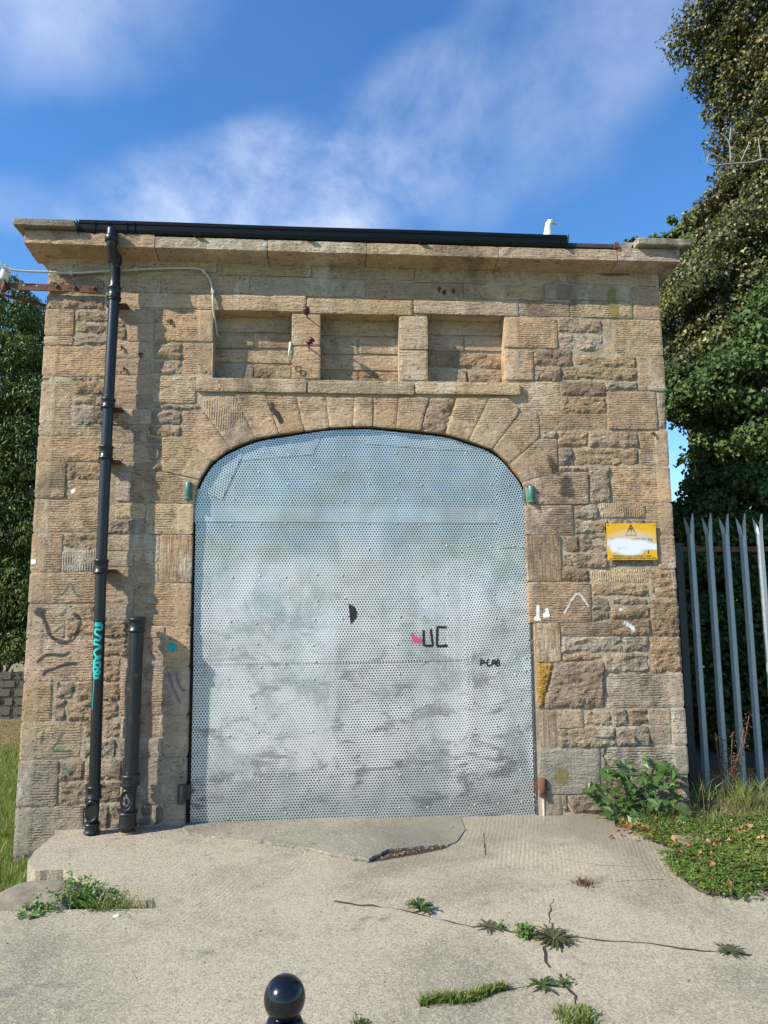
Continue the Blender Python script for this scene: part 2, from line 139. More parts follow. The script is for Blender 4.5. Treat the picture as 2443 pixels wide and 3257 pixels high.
GRP = [[(-1.404,1.138),(-1.396,1.049),(-1.355,0.972),(-1.322,0.971)],[(-1.459,1.116),(-1.434,1.017),(-1.351,0.84)]]
TEAL = [(-1.442,1.283),(-1.432,1.238)]
LIME_C = [(5.33,10.36,0.42),(5.91,10.31,0.65),(5.58,9.83,0.28),(6.09,9.55,0.55),(5.78,9.28,0.28),(5.95,8.74,0.32),(6.03,8.3,0.36),(5.88,7.95,0.14),(5.31,7.46,0.2),(5.68,7.4,0.36),(6.0,7.66,0.36),(5.46,6.97,0.36),(5.84,6.84,0.49),(5.1,6.44,0.33),(5.43,6.31,0.46),(5.78,6.08,0.51),(4.78,6.13,0.26),(4.65,5.82,0.26),(4.98,5.79,0.41),(4.5,5.66,0.17),(5.44,5.62,0.46),(4.88,5.33,0.28),(5.23,5.16,0.32),(5.68,5.17,0.37),(4.63,4.92,0.17),(6.7,9.95,0.75),(6.59,8.67,0.73),(6.48,7.43,0.72),(6.37,6.24,0.71),(7.34,9.47,0.93),(7.17,7.71,0.91),(7.02,6.26,0.89),(6.27,5.18,0.61),(5.12,5.52,0.39)]
IVY_C = [(4.84,4.99,0.23),(5.03,5.32,0.19),(4.66,4.63,0.19),(4.41,4.51,0.15),(5.03,4.8,0.27),(4.17,4.35,0.13),(3.85,4.19,0.15),(3.79,3.96,0.17),(3.89,4.31,0.15),(3.74,3.81,0.15),(4.11,4.16,0.21),(4.39,4.28,0.24),(4.79,4.28,0.32),(4.21,3.89,0.19),(4.4,3.81,0.22),(4.75,3.78,0.34),(4.14,3.47,0.15),(4.36,3.36,0.26),(4.71,3.29,0.37),(4.01,3.02,0.15),(4.22,2.94,0.22),(4.52,2.87,0.33),(4.82,2.83,0.33),(3.99,2.65,0.22),(3.8,2.35,0.22),(4.22,2.43,0.27),(4.59,2.35,0.33),(3.67,1.99,0.25),(4.04,1.99,0.29),(4.41,1.92,0.31),(4.75,1.88,0.31),(3.75,1.57,0.27),(4.15,1.49,0.3),(4.56,1.45,0.32),(3.65,1.11,0.27),(4.01,1.07,0.3),(4.38,1.03,0.32),(4.71,1.03,0.3),(3.73,0.66,0.26),(4.12,0.62,0.3),(4.53,0.61,0.3),(3.81,0.25,0.26),(4.17,0.21,0.3),(4.57,0.2,0.3),(3.89,-0.12,0.24),(4.29,-0.17,0.28),(4.61,-0.17,0.28),(5.38,3.87,0.49),(5.29,2.91,0.48),(5.21,1.99,0.47),(5.13,1.09,0.47),(5.05,0.23,0.46),(5.9,3.49,0.6),(5.78,2.35,0.59),(5.67,1.26,0.58),(5.57,0.21,0.57),(3.45,0.94,0.21),(3.48,1.46,0.21),(3.48,1.99,0.22)]
DARK_C = [(5.67,7.75,0.29),(5.99,7.79,0.31),(5.33,7.6,0.16),(5.17,7.51,0.16),(4.74,7.53,0.11),(6.19,7.55,0.37),(5.64,7.42,0.26),(5.13,6.0,0.15),(5.27,5.76,0.18),(5.05,5.62,0.15),(6.38,7.89,0.31),(5.56,7.03,0.31),(5.09,5.41,0.15)]
LEFT_C = [(-6.13,6.89,0.32),(-5.84,7.14,0.23),(-6.21,6.41,0.46),(-5.67,6.66,0.29),(-5.96,5.88,0.51),(-5.58,6.0,0.34),(-6.19,5.23,0.51),(-5.7,5.23,0.45),(-5.99,4.59,0.51),(-5.5,4.54,0.4),(-5.74,3.96,0.5),(-6.17,3.96,0.45),(-5.97,3.34,0.5),(-5.48,3.28,0.45),(-5.77,2.73,0.5),(-5.34,2.67,0.39),(-6.08,2.56,0.44),(-5.79,2.12,0.49),(-5.41,2.01,0.44),(-5.91,1.57,0.49),(-5.54,1.46,0.46),(-5.77,0.98,0.43),(-5.35,0.92,0.41),(-6.64,6.28,0.51),(-6.62,5.11,0.56),(-6.54,3.96,0.56),(-6.47,2.84,0.55),(-6.4,1.74,0.55),(-6.29,0.93,0.49),(-7.26,5.68,0.68),(-7.15,4.24,0.67),(-7.05,2.84,0.66),(-6.95,1.48,0.65),(-5.31,5.12,0.4),(-5.19,3.97,0.45),(-5.13,2.84,0.44),(-5.07,1.73,0.44),(-5.03,0.92,0.38)]
BRANCH = [[(4.972,6.853),(4.76,6.811),(4.523,6.793),(4.277,6.759),(4.211,6.813),(4.232,6.895),(4.163,6.9)],[(4.503,6.8),(4.495,7.058),(4.402,7.177)],[(4.505,7.079),(4.542,7.266)],[(4.446,6.822),(4.266,6.921)],[(4.644,6.839),(4.762,7.09)],[(4.881,6.849),(4.865,7.136)]]
SYCL = [(1.789,0.387),(1.844,0.353),(1.891,0.368),(1.95,0.394),(1.762,0.312),(1.841,0.289),(1.933,0.286),(2.015,0.317),(2.061,0.299),(1.689,0.217),(1.736,0.248),(1.803,0.225),(1.716,0.185),(2.169,0.372),(2.228,0.377),(2.273,0.359),(2.201,0.323),(2.246,0.3),(2.131,0.314),(2.306,0.321),(2.103,0.239),(2.173,0.248),(2.241,0.225),(2.29,0.267),(1.892,0.17),(1.963,0.2),(1.995,0.156),(2.065,0.176),(2.098,0.143),(2.039,0.123),(2.167,0.152),(2.214,0.151),(2.234,0.107),(1.774,0.098),(1.821,0.129),(1.866,0.106),(1.911,0.084),(1.958,0.104),(1.739,0.088),(1.794,0.034),(1.862,0.032),(1.884,0.01),(2.035,0.049),(2.092,0.052),(2.056,0.027),(1.99,0.071),(2.16,0.034),(2.23,0.043),(2.296,0.17),(2.303,0.105),(2.129,0.089),(1.86,0.202),(1.942,0.243)]
DOCK = [(2.901,-0.004),(2.905,0.217),(2.912,0.475),(3.06,0.579),(3.124,0.673),(2.826,0.524),(2.991,0.521),(2.991,0.344),(2.878,0.37)]

# ---------------------------------------------------------------- helpers
def root_of(o):
    while o.parent: o = o.parent
    return o
def tag(o, label=None, cat=None, group=None, kind=None):
    if label: o['label'] = label
    if cat: o['category'] = cat
    if group: o['group'] = group
    if kind: o['kind'] = kind
    return o
def thing(name, label, cat, loc=(0, 0, 0), group=None):
    o = bpy.data.objects.new(name, None); COL.objects.link(o); o.location = loc; o.empty_display_size = 0.1
    return tag(o, label, cat, group)
def obj(name, verts, faces, mat, parent=None, smooth=False, kind=None, attr=None, color=None):
    off = root_of(parent).location if parent else Vector((0, 0, 0))
    if len(verts) and parent: verts = [(v[0]-off.x, v[1]-off.y, v[2]-off.z) for v in verts]
    me = bpy.data.meshes.new(name); me.from_pydata([tuple(v) for v in verts], [], faces); me.update()
    if smooth: me.polygons.foreach_set('use_smooth', [True]*len(me.polygons))
    for k, vals in (attr or {}).items():
        a = me.attributes.new(k, 'FLOAT', 'POINT'); a.data.foreach_set('value', vals)
    me.materials.append(mat)
    o = bpy.data.objects.new(name, me); COL.objects.link(o)
    if parent: o.parent = parent
    if kind: o['kind'] = kind
    if color: o.color = color
    return o
def inst(src, name, loc, parent=None, rot=(0, 0, 0), scale=(1, 1, 1)):
    o = bpy.data.objects.new(name, src.data if hasattr(src, 'data') else src); COL.objects.link(o)
    off = root_of(parent).location if parent else Vector((0, 0, 0))
    o.location = Vector(loc)-off; o.rotation_euler = rot; o.scale = scale
    if parent: o.parent = parent
    return o
class MB:
    def __init__(s): s.v = []; s.f = []
    def add(s, v, f):
        b = len(s.v); s.v += [tuple(x) for x in v]; s.f += [tuple(b+i for i in q) for q in f]; return s
    def box(s, x0, y0, z0, x1, y1, z1, bev=0.0, jit=0.0):
        if bev <= 0:
            v = [(x, y, z) for x in (x0, x1) for y in (y0, y1) for z in (z0, z1)]
            f = [(0, 1, 3, 2), (4, 6, 7, 5), (0, 4, 5, 1), (2, 3, 7, 6), (0, 2, 6, 4), (1, 5, 7, 3)]
            return s.add(v, f)
        bm = bmesh.new(); bmesh.ops.create_cube(bm, size=1)
        for v in bm.verts: v.co = Vector((x0+(v.co.x+.5)*(x1-x0), y0+(v.co.y+.5)*(y1-y0), z0+(v.co.z+.5)*(z1-z0)))
        bmesh.ops.bevel(bm, geom=bm.edges[:], offset=bev, segments=2, affect='EDGES', profile=0.6)
        bm.verts.index_update(); s.add([v.co.copy() for v in bm.verts], [[v.index for v in f.verts] for f in bm.faces]); bm.free(); return s
    def tube(s, pts, rad, seg=10, cap=True):
        pts = [Vector(p) for p in pts]; n = len(pts)
        rads = rad if isinstance(rad, (list, tuple)) else [rad]*n
        up_ = None; rings = []
        for i, p in enumerate(pts):
            t = (pts[min(i+1, n-1)]-pts[max(i-1, 0)]).normalized()
            if up_ is None: up_ = t.orthogonal().normalized()
            else:
                up_ = (up_-t*up_.dot(t)); up_ = up_.normalized() if up_.length > 1e-5 else t.orthogonal().normalized()
            w_ = t.cross(up_)
            rings.append([p+(up_*math.cos(2*math.pi*k/seg)+w_*math.sin(2*math.pi*k/seg))*rads[i] for k in range(seg)])
        v = [q for r_ in rings for q in r_]
        f = [(i*seg+k, i*seg+(k+1) % seg, (i+1)*seg+(k+1) % seg, (i+1)*seg+k) for i in range(n-1) for k in range(seg)]
        if cap: f += [tuple(reversed(range(seg))), tuple((n-1)*seg+k for k in range(seg))]
        return s.add(v, f)
    def lathe(s, c, prof, seg=20, axis='Z'):
        v = []; n = len(prof)
        for r_, h in prof:
            for k in range(seg):
                a = 2*math.pi*k/seg; x, y = r_*math.cos(a), r_*math.sin(a)
                v.append((c[0]+x, c[1]+y, c[2]+h) if axis == 'Z' else (c[0]+x, c[1]-h, c[2]+y) if axis == 'Y' else (c[0]+h, c[1]+x, c[2]+y))
        f = [(i*seg+k, i*seg+(k+1) % seg, (i+1)*seg+(k+1) % seg, (i+1)*seg+k) for i in range(n-1) for k in range(seg)]
        f += [tuple(reversed(range(seg))), tuple((n-1)*seg+k for k in range(seg))]
        return s.add(v, f)
    def prism(s, poly, y0, y1):
        "an (x, z) outline given thickness along y"
        n = len(poly); v = [(x, y0, z) for x, z in poly]+[(x, y1, z) for x, z in poly]
        return s.add(v, [tuple(range(n)), tuple(reversed(range(n, 2*n)))]+[(i, i+n, (i+1) % n+n, (i+1) % n) for i in range(n)])
    def done(s, name, mat, parent=None, smooth=False, **k):
        return obj(name, s.v, s.f, mat, parent, smooth, **k)
def sm_angle(o, ang=40):
    me = o.data; me.polygons.foreach_set('use_smooth', [True]*len(me.polygons))
    bm = bmesh.new(); bm.from_mesh(me)
    for e in bm.edges:
        if len(e.link_faces) == 2 and e.calc_face_angle(0) > R(ang): e.smooth = False
    bm.to_mesh(me); bm.free(); return o
def catmull(p, n=6):
    p = [Vector(q) for q in p]; out = []
    for i in range(len(p)-1):
        a, b, c, d = p[max(i-1, 0)], p[i], p[i+1], p[min(i+2, len(p)-1)]
        for k in range(n):
            t = k/n
            out.append(.5*((2*b)+(c-a)*t+(2*a-5*b+4*c-d)*t*t+(3*b-a-3*c+d)*t**3))
    return out+[p[-1]]
def inside(x, z, p):
    c = False; n = len(p)
    for i in range(n):
        x0, z0 = p[i]; x1, z1 = p[(i+1) % n]
        if (z0 > z) != (z1 > z) and x < (x1-x0)*(z-z0)/(z1-z0)+x0: c = not c
    return c
def edge_dist(x, z, p):
    best = 9.0; n = len(p)
    for i in range(n):
        x0, z0 = p[i]; x1, z1 = p[(i+1) % n]
        dx, dz = x1-x0, z1-z0; l = dx*dx+dz*dz
        t = 0 if l == 0 else max(0, min(1, ((x-x0)*dx+(z-z0)*dz)/l))
        d = math.hypot(x-x0-dx*t, z-z0-dz*t)
        if d < best: best = d
    return best
def ccw(p):
    a = sum(p[i][0]*p[(i+1) % len(p)][1]-p[(i+1) % len(p)][0]*p[i][1] for i in range(len(p)))
    return p if a > 0 else p[::-1]
def subdiv(poly, step):
    out = []
    for i in range(len(poly)):
        a, b = poly[i], poly[(i+1) % len(poly)]; n = max(1, round(math.hypot(b[0]-a[0], b[1]-a[1])/step))
        out += [(a[0]+(b[0]-a[0])*k/n, a[1]+(b[1]-a[1])*k/n) for k in range(n)]
    return out
def cdt(outline, pts):
    n = len(outline)
    r_ = geometry.delaunay_2d_cdt([Vector(p) for p in outline+pts], [(i, (i+1) % n) for i in range(n)], [], 1, 1e-6)
    return [tuple(v) for v in r_[0]], [tuple(f) for f in r_[2]]
def nz(x, y, z): return noise.noise((x, y, z))

# ---------------------------------------------------------------- materials
def newmat(name):
    m_ = bpy.data.materials.new(name); m_.use_nodes = True; t = m_.node_tree; t.nodes.clear()
    b = N(t, 'ShaderNodeBsdfPrincipled'); o = N(t, 'ShaderNodeOutputMaterial', {'Surface': b.outputs[0]})
    return m_, t, b
def setb(t, b, **k):
    for kk, v in k.items():
        s = b.inputs[kk.replace('_', ' ')]
        if isinstance(v, bpy.types.NodeSocket): t.links.new(v, s)
        else: s.default_value = v if not (isinstance(v, tuple) and len(v) == 3) else v+(1,)
def bump(t, b, h, strength=1.0, dist=0.01, prev=None):
    n = N(t, 'ShaderNodeBump', {'Height': h, 'Strength': strength, 'Distance': dist})
    if prev is not None: t.links.new(prev, n.inputs['Normal'])
    t.links.new(n.outputs[0], b.inputs['Normal']); return n.outputs[0]
def plain(name, col, rough=0.6, metal=0.0, nscale=40, namp=0.25, bumpd=0.0, spec=None, rust=None):
    m_, t, b = newmat(name); oc = N(t, 'ShaderNodeTexCoord').outputs['Object']
    n = NOI(t, oc, nscale, 5)
    c = MIX(t, MA(t, 'MULTIPLY', RAMP(t, n, 0.3, 0.75), namp), col, tuple(x*0.45 for x in col))
    if rust:
        c = MIX(t, RAMP(t, NOI(t, oc, rust[1], 5, 0.65), rust[2], rust[2]+0.1), c, rust[0])
    setb(t, b, Base_Color=c, Roughness=rough, Metallic=metal)
    if spec is not None: b.inputs['Specular IOR Level'].default_value = spec
    if bumpd: bump(t, b, n, 0.8, bumpd)
    return m_

def stone_mat(name, tool):
    m_, t, b = newmat(name)
    oc = N(t, 'ShaderNodeTexCoord').outputs['Object']; oi = N(t, 'ShaderNodeObjectInfo')
    rnd = MA(t, 'MULTIPLY', oi.outputs['Random'], 37.0)
    rv = N(t, 'ShaderNodeCombineXYZ', {0: rnd, 1: rnd, 2: rnd}).outputs[0]
    p = VM(t, 'ADD', oc, rv)
    tl = N(t, 'ShaderNodeAttribute', attribute_name='tool').outputs['Fac']
    bed = NOI(t, MAPV(t, p, (2.0, 2, 9.0)), 3.0, 6, 0.62, 0.5)
    mot = NOI(t, p, 9.0, 6, 0.62)
    fine = NOI(t, p, 90.0, 5, 0.7)
    base = oi.outputs['Color']
    c = MIX(t, RAMP(t, bed, 0.38, 0.68), base, MIX(t, 0.4, base, (0.33, 0.21, 0.115)))
    c = MIX(t, MA(t, 'MULTIPLY', RAMP(t, mot, 0.46, 0.72), 0.55), c, MIX(t, 0.6, base, (0.165, 0.12, 0.08)))
    c = MIX(t, MA(t, 'MULTIPLY', RAMP(t, NOI(t, p, 22.0, 5, 0.7), 0.5, 0.75), 0.5), c, MIX(t, 0.5, base, (0.55, 0.46, 0.32)))
    c = MIX(t, MA(t, 'MULTIPLY', RAMP(t, fine, 0.52, 0.74), 0.5), c, tuple(x for x in (0.10, 0.07, 0.045)))
    # soot and damp that lies over the whole wall, with a shape of its own
    soot = RAMP(t, NOI(t, MAPV(t, oc, (1, 1, 0.8)), 1.6, 6, 0.72, 0.4), 0.49, 0.66)
    c = MIX(t, MA(t, 'MULTIPLY', soot, 0.68), c, (0.125, 0.10, 0.075))
    z = N(t, 'ShaderNodeSeparateXYZ', {0: oc}).outputs[2]
    low = MA(t, 'MULTIPLY', RAMP(t, MA(t, 'ADD', z, MA(t, 'MULTIPLY', NOI(t, oc, 2.0, 4), 0.9)), 1.35, 0.65), 0.5)
    c = MIX(t, low, c, (0.25, 0.225, 0.18))
    c = MIX(t, MA(t, 'MULTIPLY', RAMP(t, NOI(t, MAPV(t, oc, (1.3, 1, .6), (0, 0, 0), (7, 3, 9)), 2.3, 7, .72), .53, .66), .55), c, (.62, .55, .43))
    pit = RAMP(t, NOI(t, MAPV(t, p, (1, 1, 2.4)), 34.0, 4, 0.6), 0.60, 0.70)
    c = MIX(t, MA(t, 'MULTIPLY', pit, .7), c, (.055, .042, .03))  # shadow inside the pits painted into the colour
    lich = RAMP(t, NOI(t, p, 55.0, 3, 0.5), 0.68, 0.74)
    c = MIX(t, MA(t, 'MULTIPLY', lich, RAMP(t, NOI(t, oc, 3.0, 3), 0.5, 0.62)), c, (0.55, 0.52, 0.44))
    rough_n = NOI(t, MAPV(t, p, (1, 1, 2.2)), 26.0, 6, 0.62, 0.6)
    if tool in ('droved', 'punched'):
        warp = MA(t, 'MULTIPLY', NOI(t, p, 7.0, 4), 0.022)
        sx = N(t, 'ShaderNodeSeparateXYZ', {0: p})
        co = MA(t, 'ADD', sx.outputs[2 if tool == 'droved' else 0], warp)
        w_ = MA(t, 'SINE', MA(t, 'MULTIPLY', co, 2*math.pi/0.0185))
        w_ = MA(t, 'MULTIPLY_ADD', w_, 0.5, 0.5)
        worn = RAMP(t, NOI(t, MAPV(t, p, (3, 1, 5)), 3.2, 5, 0.65), 0.40, 0.68)
        fur = MA(t, 'MULTIPLY', w_, MA(t, 'MULTIPLY', MA(t, 'MULTIPLY', tl, worn), MA(t, 'MULTIPLY_ADD', NOI(t, MAPV(t, p, (25, 1, 60)), 1.0, 2), 1.3, 0.25)))
        h = MA(t, 'ADD', MA(t, 'MULTIPLY', fur, 0.9), MA(t, 'MULTIPLY', rough_n, MA(t, 'MULTIPLY_ADD', tl, 0.9, 0.35)))
        dist = 0.015
        c = MIX(t, MA(t, 'MULTIPLY', MA(t, 'SUBTRACT', 1.0, w_), MA(t, 'MULTIPLY', MA(t, 'MULTIPLY', tl, worn), 0.30)), c, (0.11, 0.075, 0.045))
    elif tool == 'rock':
        strata = NOI(t, MAPV(t, p, (2.2, 2, 11)), 4.0, 7, 0.66, 0.9)
        h = MA(t, 'ADD', MA(t, 'MULTIPLY', strata, 1.5), MA(t, 'MULTIPLY', rough_n, 1.4)); dist = 0.029
    elif tool == 'grain':
        g = NOI(t, MAPV(t, p, (9, 2, 1.0)), 5.0, 6, 0.65, 0.6)
        h = MA(t, 'ADD', MA(t, 'MULTIPLY', g, 1.2), MA(t, 'MULTIPLY', rough_n, 0.5)); dist = 0.016
        c = MIX(t, MA(t, 'MULTIPLY', RAMP(t, g, 0.55, 0.42), 0.35), c, (0.09, 0.055, 0.035))
    else:
        vert = NOI(t, MAPV(t, p, (60, 3, 9)), 1.0, 3, 0.6)
        hor = NOI(t, MAPV(t, p, (2, 2, 14)), 3.5, 5, 0.62, 0.5)
        h = MA(t, 'ADD', MA(t, 'ADD', MA(t, 'MULTIPLY', rough_n, 0.7), MA(t, 'MULTIPLY', vert, 0.25)), MA(t, 'MULTIPLY', hor, 1.0)); dist = 0.018
    h = MA(t, 'SUBTRACT', MA(t, 'ADD', h, MA(t, 'MULTIPLY', fine, 0.2)), MA(t, 'MULTIPLY', pit, .35))
    setb(t, b, Base_Color=c, Roughness=0.92); b.inputs['Specular IOR Level'].default_value = 0.2
    bump(t, b, h, 1.0, dist)
    return m_
M = {}
M['d'] = M['q'] = M['Q'] = stone_mat('droved_sandstone', 'droved')
M['v'] = stone_mat('punched_sandstone', 'punched'); M['r'] = stone_mat('rock_faced_sandstone', 'rock')
M['n'] = stone_mat('grained_sandstone', 'grain'); M['s'] = stone_mat('rubbed_sandstone', 'smooth')
M['l'] = M['p'] = M['i'] = M['s']
TONE = dict(t=(0.489, 0.351, 0.227), o=(0.489, 0.332, 0.2), g=(0.427, 0.339, 0.246), y=(0.504, 0.369, 0.217), b=(0.386, 0.271, 0.179), p=(0.461, 0.332, 0.229), w=(0.523, 0.429, 0.324), m=(0.44, 0.342, 0.204), Y=(0.6, 0.33, 0.045), G=(0.38, 0.34, 0.265))

m_, t, b = newmat('lime_mortar'); oc = N(t, 'ShaderNodeTexCoord').outputs['Object']
n_ = NOI(t, oc, 30, 7, 0.68); c = MIX(t, RAMP(t, NOI(t, oc, 5, 5), .35, .65), (.45, .36, .24), (.30, .235, .155))
c = MIX(t, MA(t, 'MULTIPLY', RAMP(t, n_, .55, .75), .6), c, (.52, .46, .35)); setb(t, b, Base_Color=c, Roughness=0.95); bump(t, b, n_, 1, 0.014); M['mortar'] = m_

def concrete(name, base, dark, brushed):
    m_, t, b = newmat(name); oc = N(t, 'ShaderNodeTexCoord').outputs['Object']
    big = NOI(t, oc, 0.9, 6, 0.65, 0.5); med = NOI(t, oc, 6, 6, 0.65); grit = NOI(t, oc, 110, 3, 0.75)
    vor = N(t, 'ShaderNodeTexVoronoi', {'Vector': oc, 'Scale': 135.0}).outputs['Color']
    agg = N(t, 'ShaderNodeSeparateColor', {0: vor}).outputs[0]
    c = MIX(t, RAMP(t, big, 0.42, 0.66), base, dark)
    c = MIX(t, MA(t, 'MULTIPLY', RAMP(t, med, 0.45, 0.75), 0.45), c, tuple(x*.72 for x in base))
    c = MIX(t, MA(t, 'MULTIPLY', RAMP(t, agg, 0.55, 0.95), 0.4), c, (.56, .50, .38))
    c = MIX(t, MA(t, 'MULTIPLY', RAMP(t, agg, 0.42, 0.02), 0.45), c, (.12, .10, .08))
    c = MIX(t, MA(t, 'MULTIPLY', RAMP(t, NOI(t, oc, 5, 8, 0.74), 0.57, 0.70), 0.6), c, (.15, .13, .10))
    sep_ = N(t, 'ShaderNodeSeparateXYZ', {0: oc})
    worn = MA(t, 'MULTIPLY', RAMP(t, MA(t, 'ADD', sep_.outputs[1], MA(t, 'MULTIPLY', MA(t, 'SUBTRACT', big, .5), 3.2)), -1.0, -.2), RAMP(t, MA(t, 'ADD', sep_.outputs[0], MA(t, 'MULTIPLY', MA(t, 'SUBTRACT', med, .5), 1.6)), -.5, .5))
    c = MIX(t, MA(t, 'MULTIPLY', worn, .55), c, dark)
    # tar-dark worn smears
    sm = MA(t, 'MULTIPLY', RAMP(t, MA(t, 'ABSOLUTE', MA(t, 'ADD', MA(t, 'SUBTRACT', sep_.outputs[1], MA(t, 'MULTIPLY_ADD', sep_.outputs[0], .35, -1.62)), MA(t, 'MULTIPLY_ADD', med, .5, -.25))), 0.11, 0.0), RAMP(t, NOI(t, oc, 4.2, 6, .7), .5, .68))
    c = MIX(t, MA(t, 'MULTIPLY', sm, 0.8 if brushed else 0), c, (.11, .105, .10))
    h = MA(t, 'ADD', MA(t, 'MULTIPLY', grit, 0.8), MA(t, 'MULTIPLY', agg, 0.6))
    if brushed:
        co = MA(t, 'ADD', MA(t, 'ADD', MA(t, 'MULTIPLY', sep_.outputs[0], 0.96), MA(t, 'MULTIPLY', sep_.outputs[1], -0.28)), MA(t, 'MULTIPLY', NOI(t, oc, 2.0, 3), 0.05))
        w_ = MA(t, 'SINE', MA(t, 'MULTIPLY', co, 2*math.pi/0.028))
        msk = MA(t, 'MULTIPLY', RAMP(t, NOI(t, oc, 1.4, 4), 0.42, 0.6), RAMP(t, sep_.outputs[1], -1.9, -1.1))
        h = MA(t, 'ADD', h, MA(t, 'MULTIPLY', w_, MA(t, 'MULTIPLY', msk, 0.15)))
    setb(t, b, Base_Color=c, Roughness=0.9); b.inputs['Specular IOR Level'].default_value = 0.25
    bump(t, b, h, 1.0, 0.005); return m_
M['concrete'] = concrete('worn_concrete', (.395, .34, .24), (.225, .195, .145), True)
M['slab'] = concrete('stained_concrete', (.29, .255, .195), (.18, .16, .125), False)

# galvanised perforated sheet
m_, t, b = newmat('perforated_galvanised_steel'); oc = N(t, 'ShaderNodeTexCoord').outputs['Object']
tilt = N(t, 'ShaderNodeAttribute', attribute_type='OBJECT', attribute_name='tilt').outputs['Fac']
rot = N(t, 'ShaderNodeVectorRotate', {'Vector': oc, 'Angle': tilt}, rotation_type='Y_AXIS').outputs[0]
sp = N(t, 'ShaderNodeSeparateXYZ', {0: rot}); PX, PZ = 0.0218, 0.0188
row = MA(t, 'FLOOR', MA(t, 'DIVIDE', sp.outputs[2], PZ)); odd = MA(t, 'MULTIPLY', MA(t, 'MODULO', MA(t, 'ADD', row, 4000.0), 2.0), 0.5)
fu = MA(t, 'ABSOLUTE', MA(t, 'SUBTRACT', MA(t, 'FRACT', MA(t, 'ADD', MA(t, 'DIVIDE', sp.outputs[0], PX), MA(t, 'ADD', odd, 400.0))), 0.5))
fz = MA(t, 'ABSOLUTE', MA(t, 'SUBTRACT', MA(t, 'FRACT', MA(t, 'ADD', MA(t, 'DIVIDE', sp.outputs[2], PZ), 4000.0)), 0.5))
hole = MA(t, 'MULTIPLY', RAMP(t, fu, 0.255, 0.225), RAMP(t, fz, 0.295, 0.26))
so = N(t, 'ShaderNodeSeparateXYZ', {0: oc}); X_, Z_ = so.outputs[0], so.outputs[2]
wn = MA(t, 'MULTIPLY_ADD', NOI(t, oc, 3.0, 5, .6), 0.9, -0.45)
def zone(x0, x1, z0, z1, s=0.03, w=0.25):
    xw = MA(t, 'MULTIPLY_ADD', wn, w*.5, X_); zw = MA(t, 'MULTIPLY_ADD', wn, w*2.4, Z_)
    a_ = MA(t, 'MULTIPLY', RAMP(t, xw, x0-s, x0+s), RAMP(t, xw, x1+s, x1-s)); return MA(t, 'MULTIPLY', a_, MA(t, 'MULTIPLY', RAMP(t, zw, z0-s*4, z0+s*4), RAMP(t, zw, z1+s*4, z1-s*4)))
bz = MA(t, 'MAXIMUM', zone(-1.16, -.22, .38, 1.88), MA(t, 'MULTIPLY', zone(.42, .80, .5, 1.85), .7))
bz = MA(t, 'MAXIMUM', bz, MA(t, 'MULTIPLY', zone(.80, 1.3, .55, 2.02), 0.3))
lap = N(t, 'ShaderNodeAttribute', attribute_name='lapped').outputs['Fac']
bz = MA(t, 'MAXIMUM', MA(t, 'MULTIPLY', bz, RAMP(t, NOI(t, oc, 30, 3), .25, .45)), lap, clamp=True)
holec = MIX(t, bz, (.006, .008, .010), (.20, .21, .22))
spang = N(t, 'ShaderNodeTexVoronoi', {'Vector': oc, 'Scale': 45.0}).outputs['Color']; spf = N(t, 'ShaderNodeSeparateColor', {0: spang}).outputs[0]
cloud = NOI(t, MAPV(t, oc, (1.4, 1, 1)), 2.2, 6, .62, .7)
c = MIX(t, RAMP(t, cloud, .35, .7), (.55, .59, .56), (.43, .465, .44))
c = MIX(t, MA(t, 'MULTIPLY', spf, .12), c, (.75, .77, .79))
rust_sheen = MA(t, 'MULTIPLY', RAMP(t, NOI(t, MAPV(t, oc, (1, 1, .8), (0, 0, 0), (3, 0, 5)), 2.2, 10, .72, .5), .36, .54), zone(-1.4, 1.4, .25, 1.98, .05, .22))  # white rust, with the sunlit lower sheets' bright reflection painted into the colour
rust_sheen = MA(t, 'MAXIMUM', rust_sheen, MA(t, 'MULTIPLY', zone(-.20, .14, .2, 2.15, .05, .10), .85))
c = MIX(t, MA(t, 'MULTIPLY', rust_sheen, .75), c, (.66, .645, .635))
grime = MA(t, 'MULTIPLY', RAMP(t, NOI(t, MAPV(t, oc, (1.0, 1, 2.4), (0, R(20), 0)), 3.6, 8, .72, .6), .50, .64), RAMP(t, Z_, 2.3, .3))
c = MIX(t, MA(t, 'MULTIPLY', grime, .8), c, (.13, .125, .12))
drip = MA(t, 'MULTIPLY', MA(t, 'MULTIPLY', RAMP(t, NOI(t, MAPV(t, oc, (70, 1, .5)), 1.0, 2), .60, .68), zone(.55, .86, .3, 1.95, .05, 0.0)), .8)
c = MIX(t, drip, c, (.78, .78, .70))
c = MIX(t, hole, c, holec)
setb(t, b, Base_Color=c, Metallic=MA(t, 'MULTIPLY', MA(t, 'SUBTRACT', 1.0, MA(t, 'MAXIMUM', hole, MA(t, 'MAXIMUM', grime, MA(t, 'MULTIPLY', rust_sheen, .7)))), .58), Roughness=MA(t, 'MULTIPLY_ADD', cloud, .25, .20))
b.inputs['Specular IOR Level'].default_value = 0.35
dent = NOI(t, MAPV(t, oc, (1, 1, .8)), 2.2, 2, .4, .0)
p_ = bump(t, b, dent, 1.0, 0.045)
p_ = bump(t, b, NOI(t, oc, 7, 2, .4), .5, 0.004, p_)
p_ = bump(t, b, MA(t, 'SUBTRACT', 1.0, hole), .6, 0.002, p_)
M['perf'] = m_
M['galv'] = plain('galvanised_steel', (.42, .45, .46), .5, .5, 60, .35, .001, rust=((.20, .09, .035), 5, .70))
M['iron'] = plain('black_painted_cast_iron', (.012, .014, .017), .33, 0, 30, .4, .0012, rust=((.075, .045, .032), 14, .70))
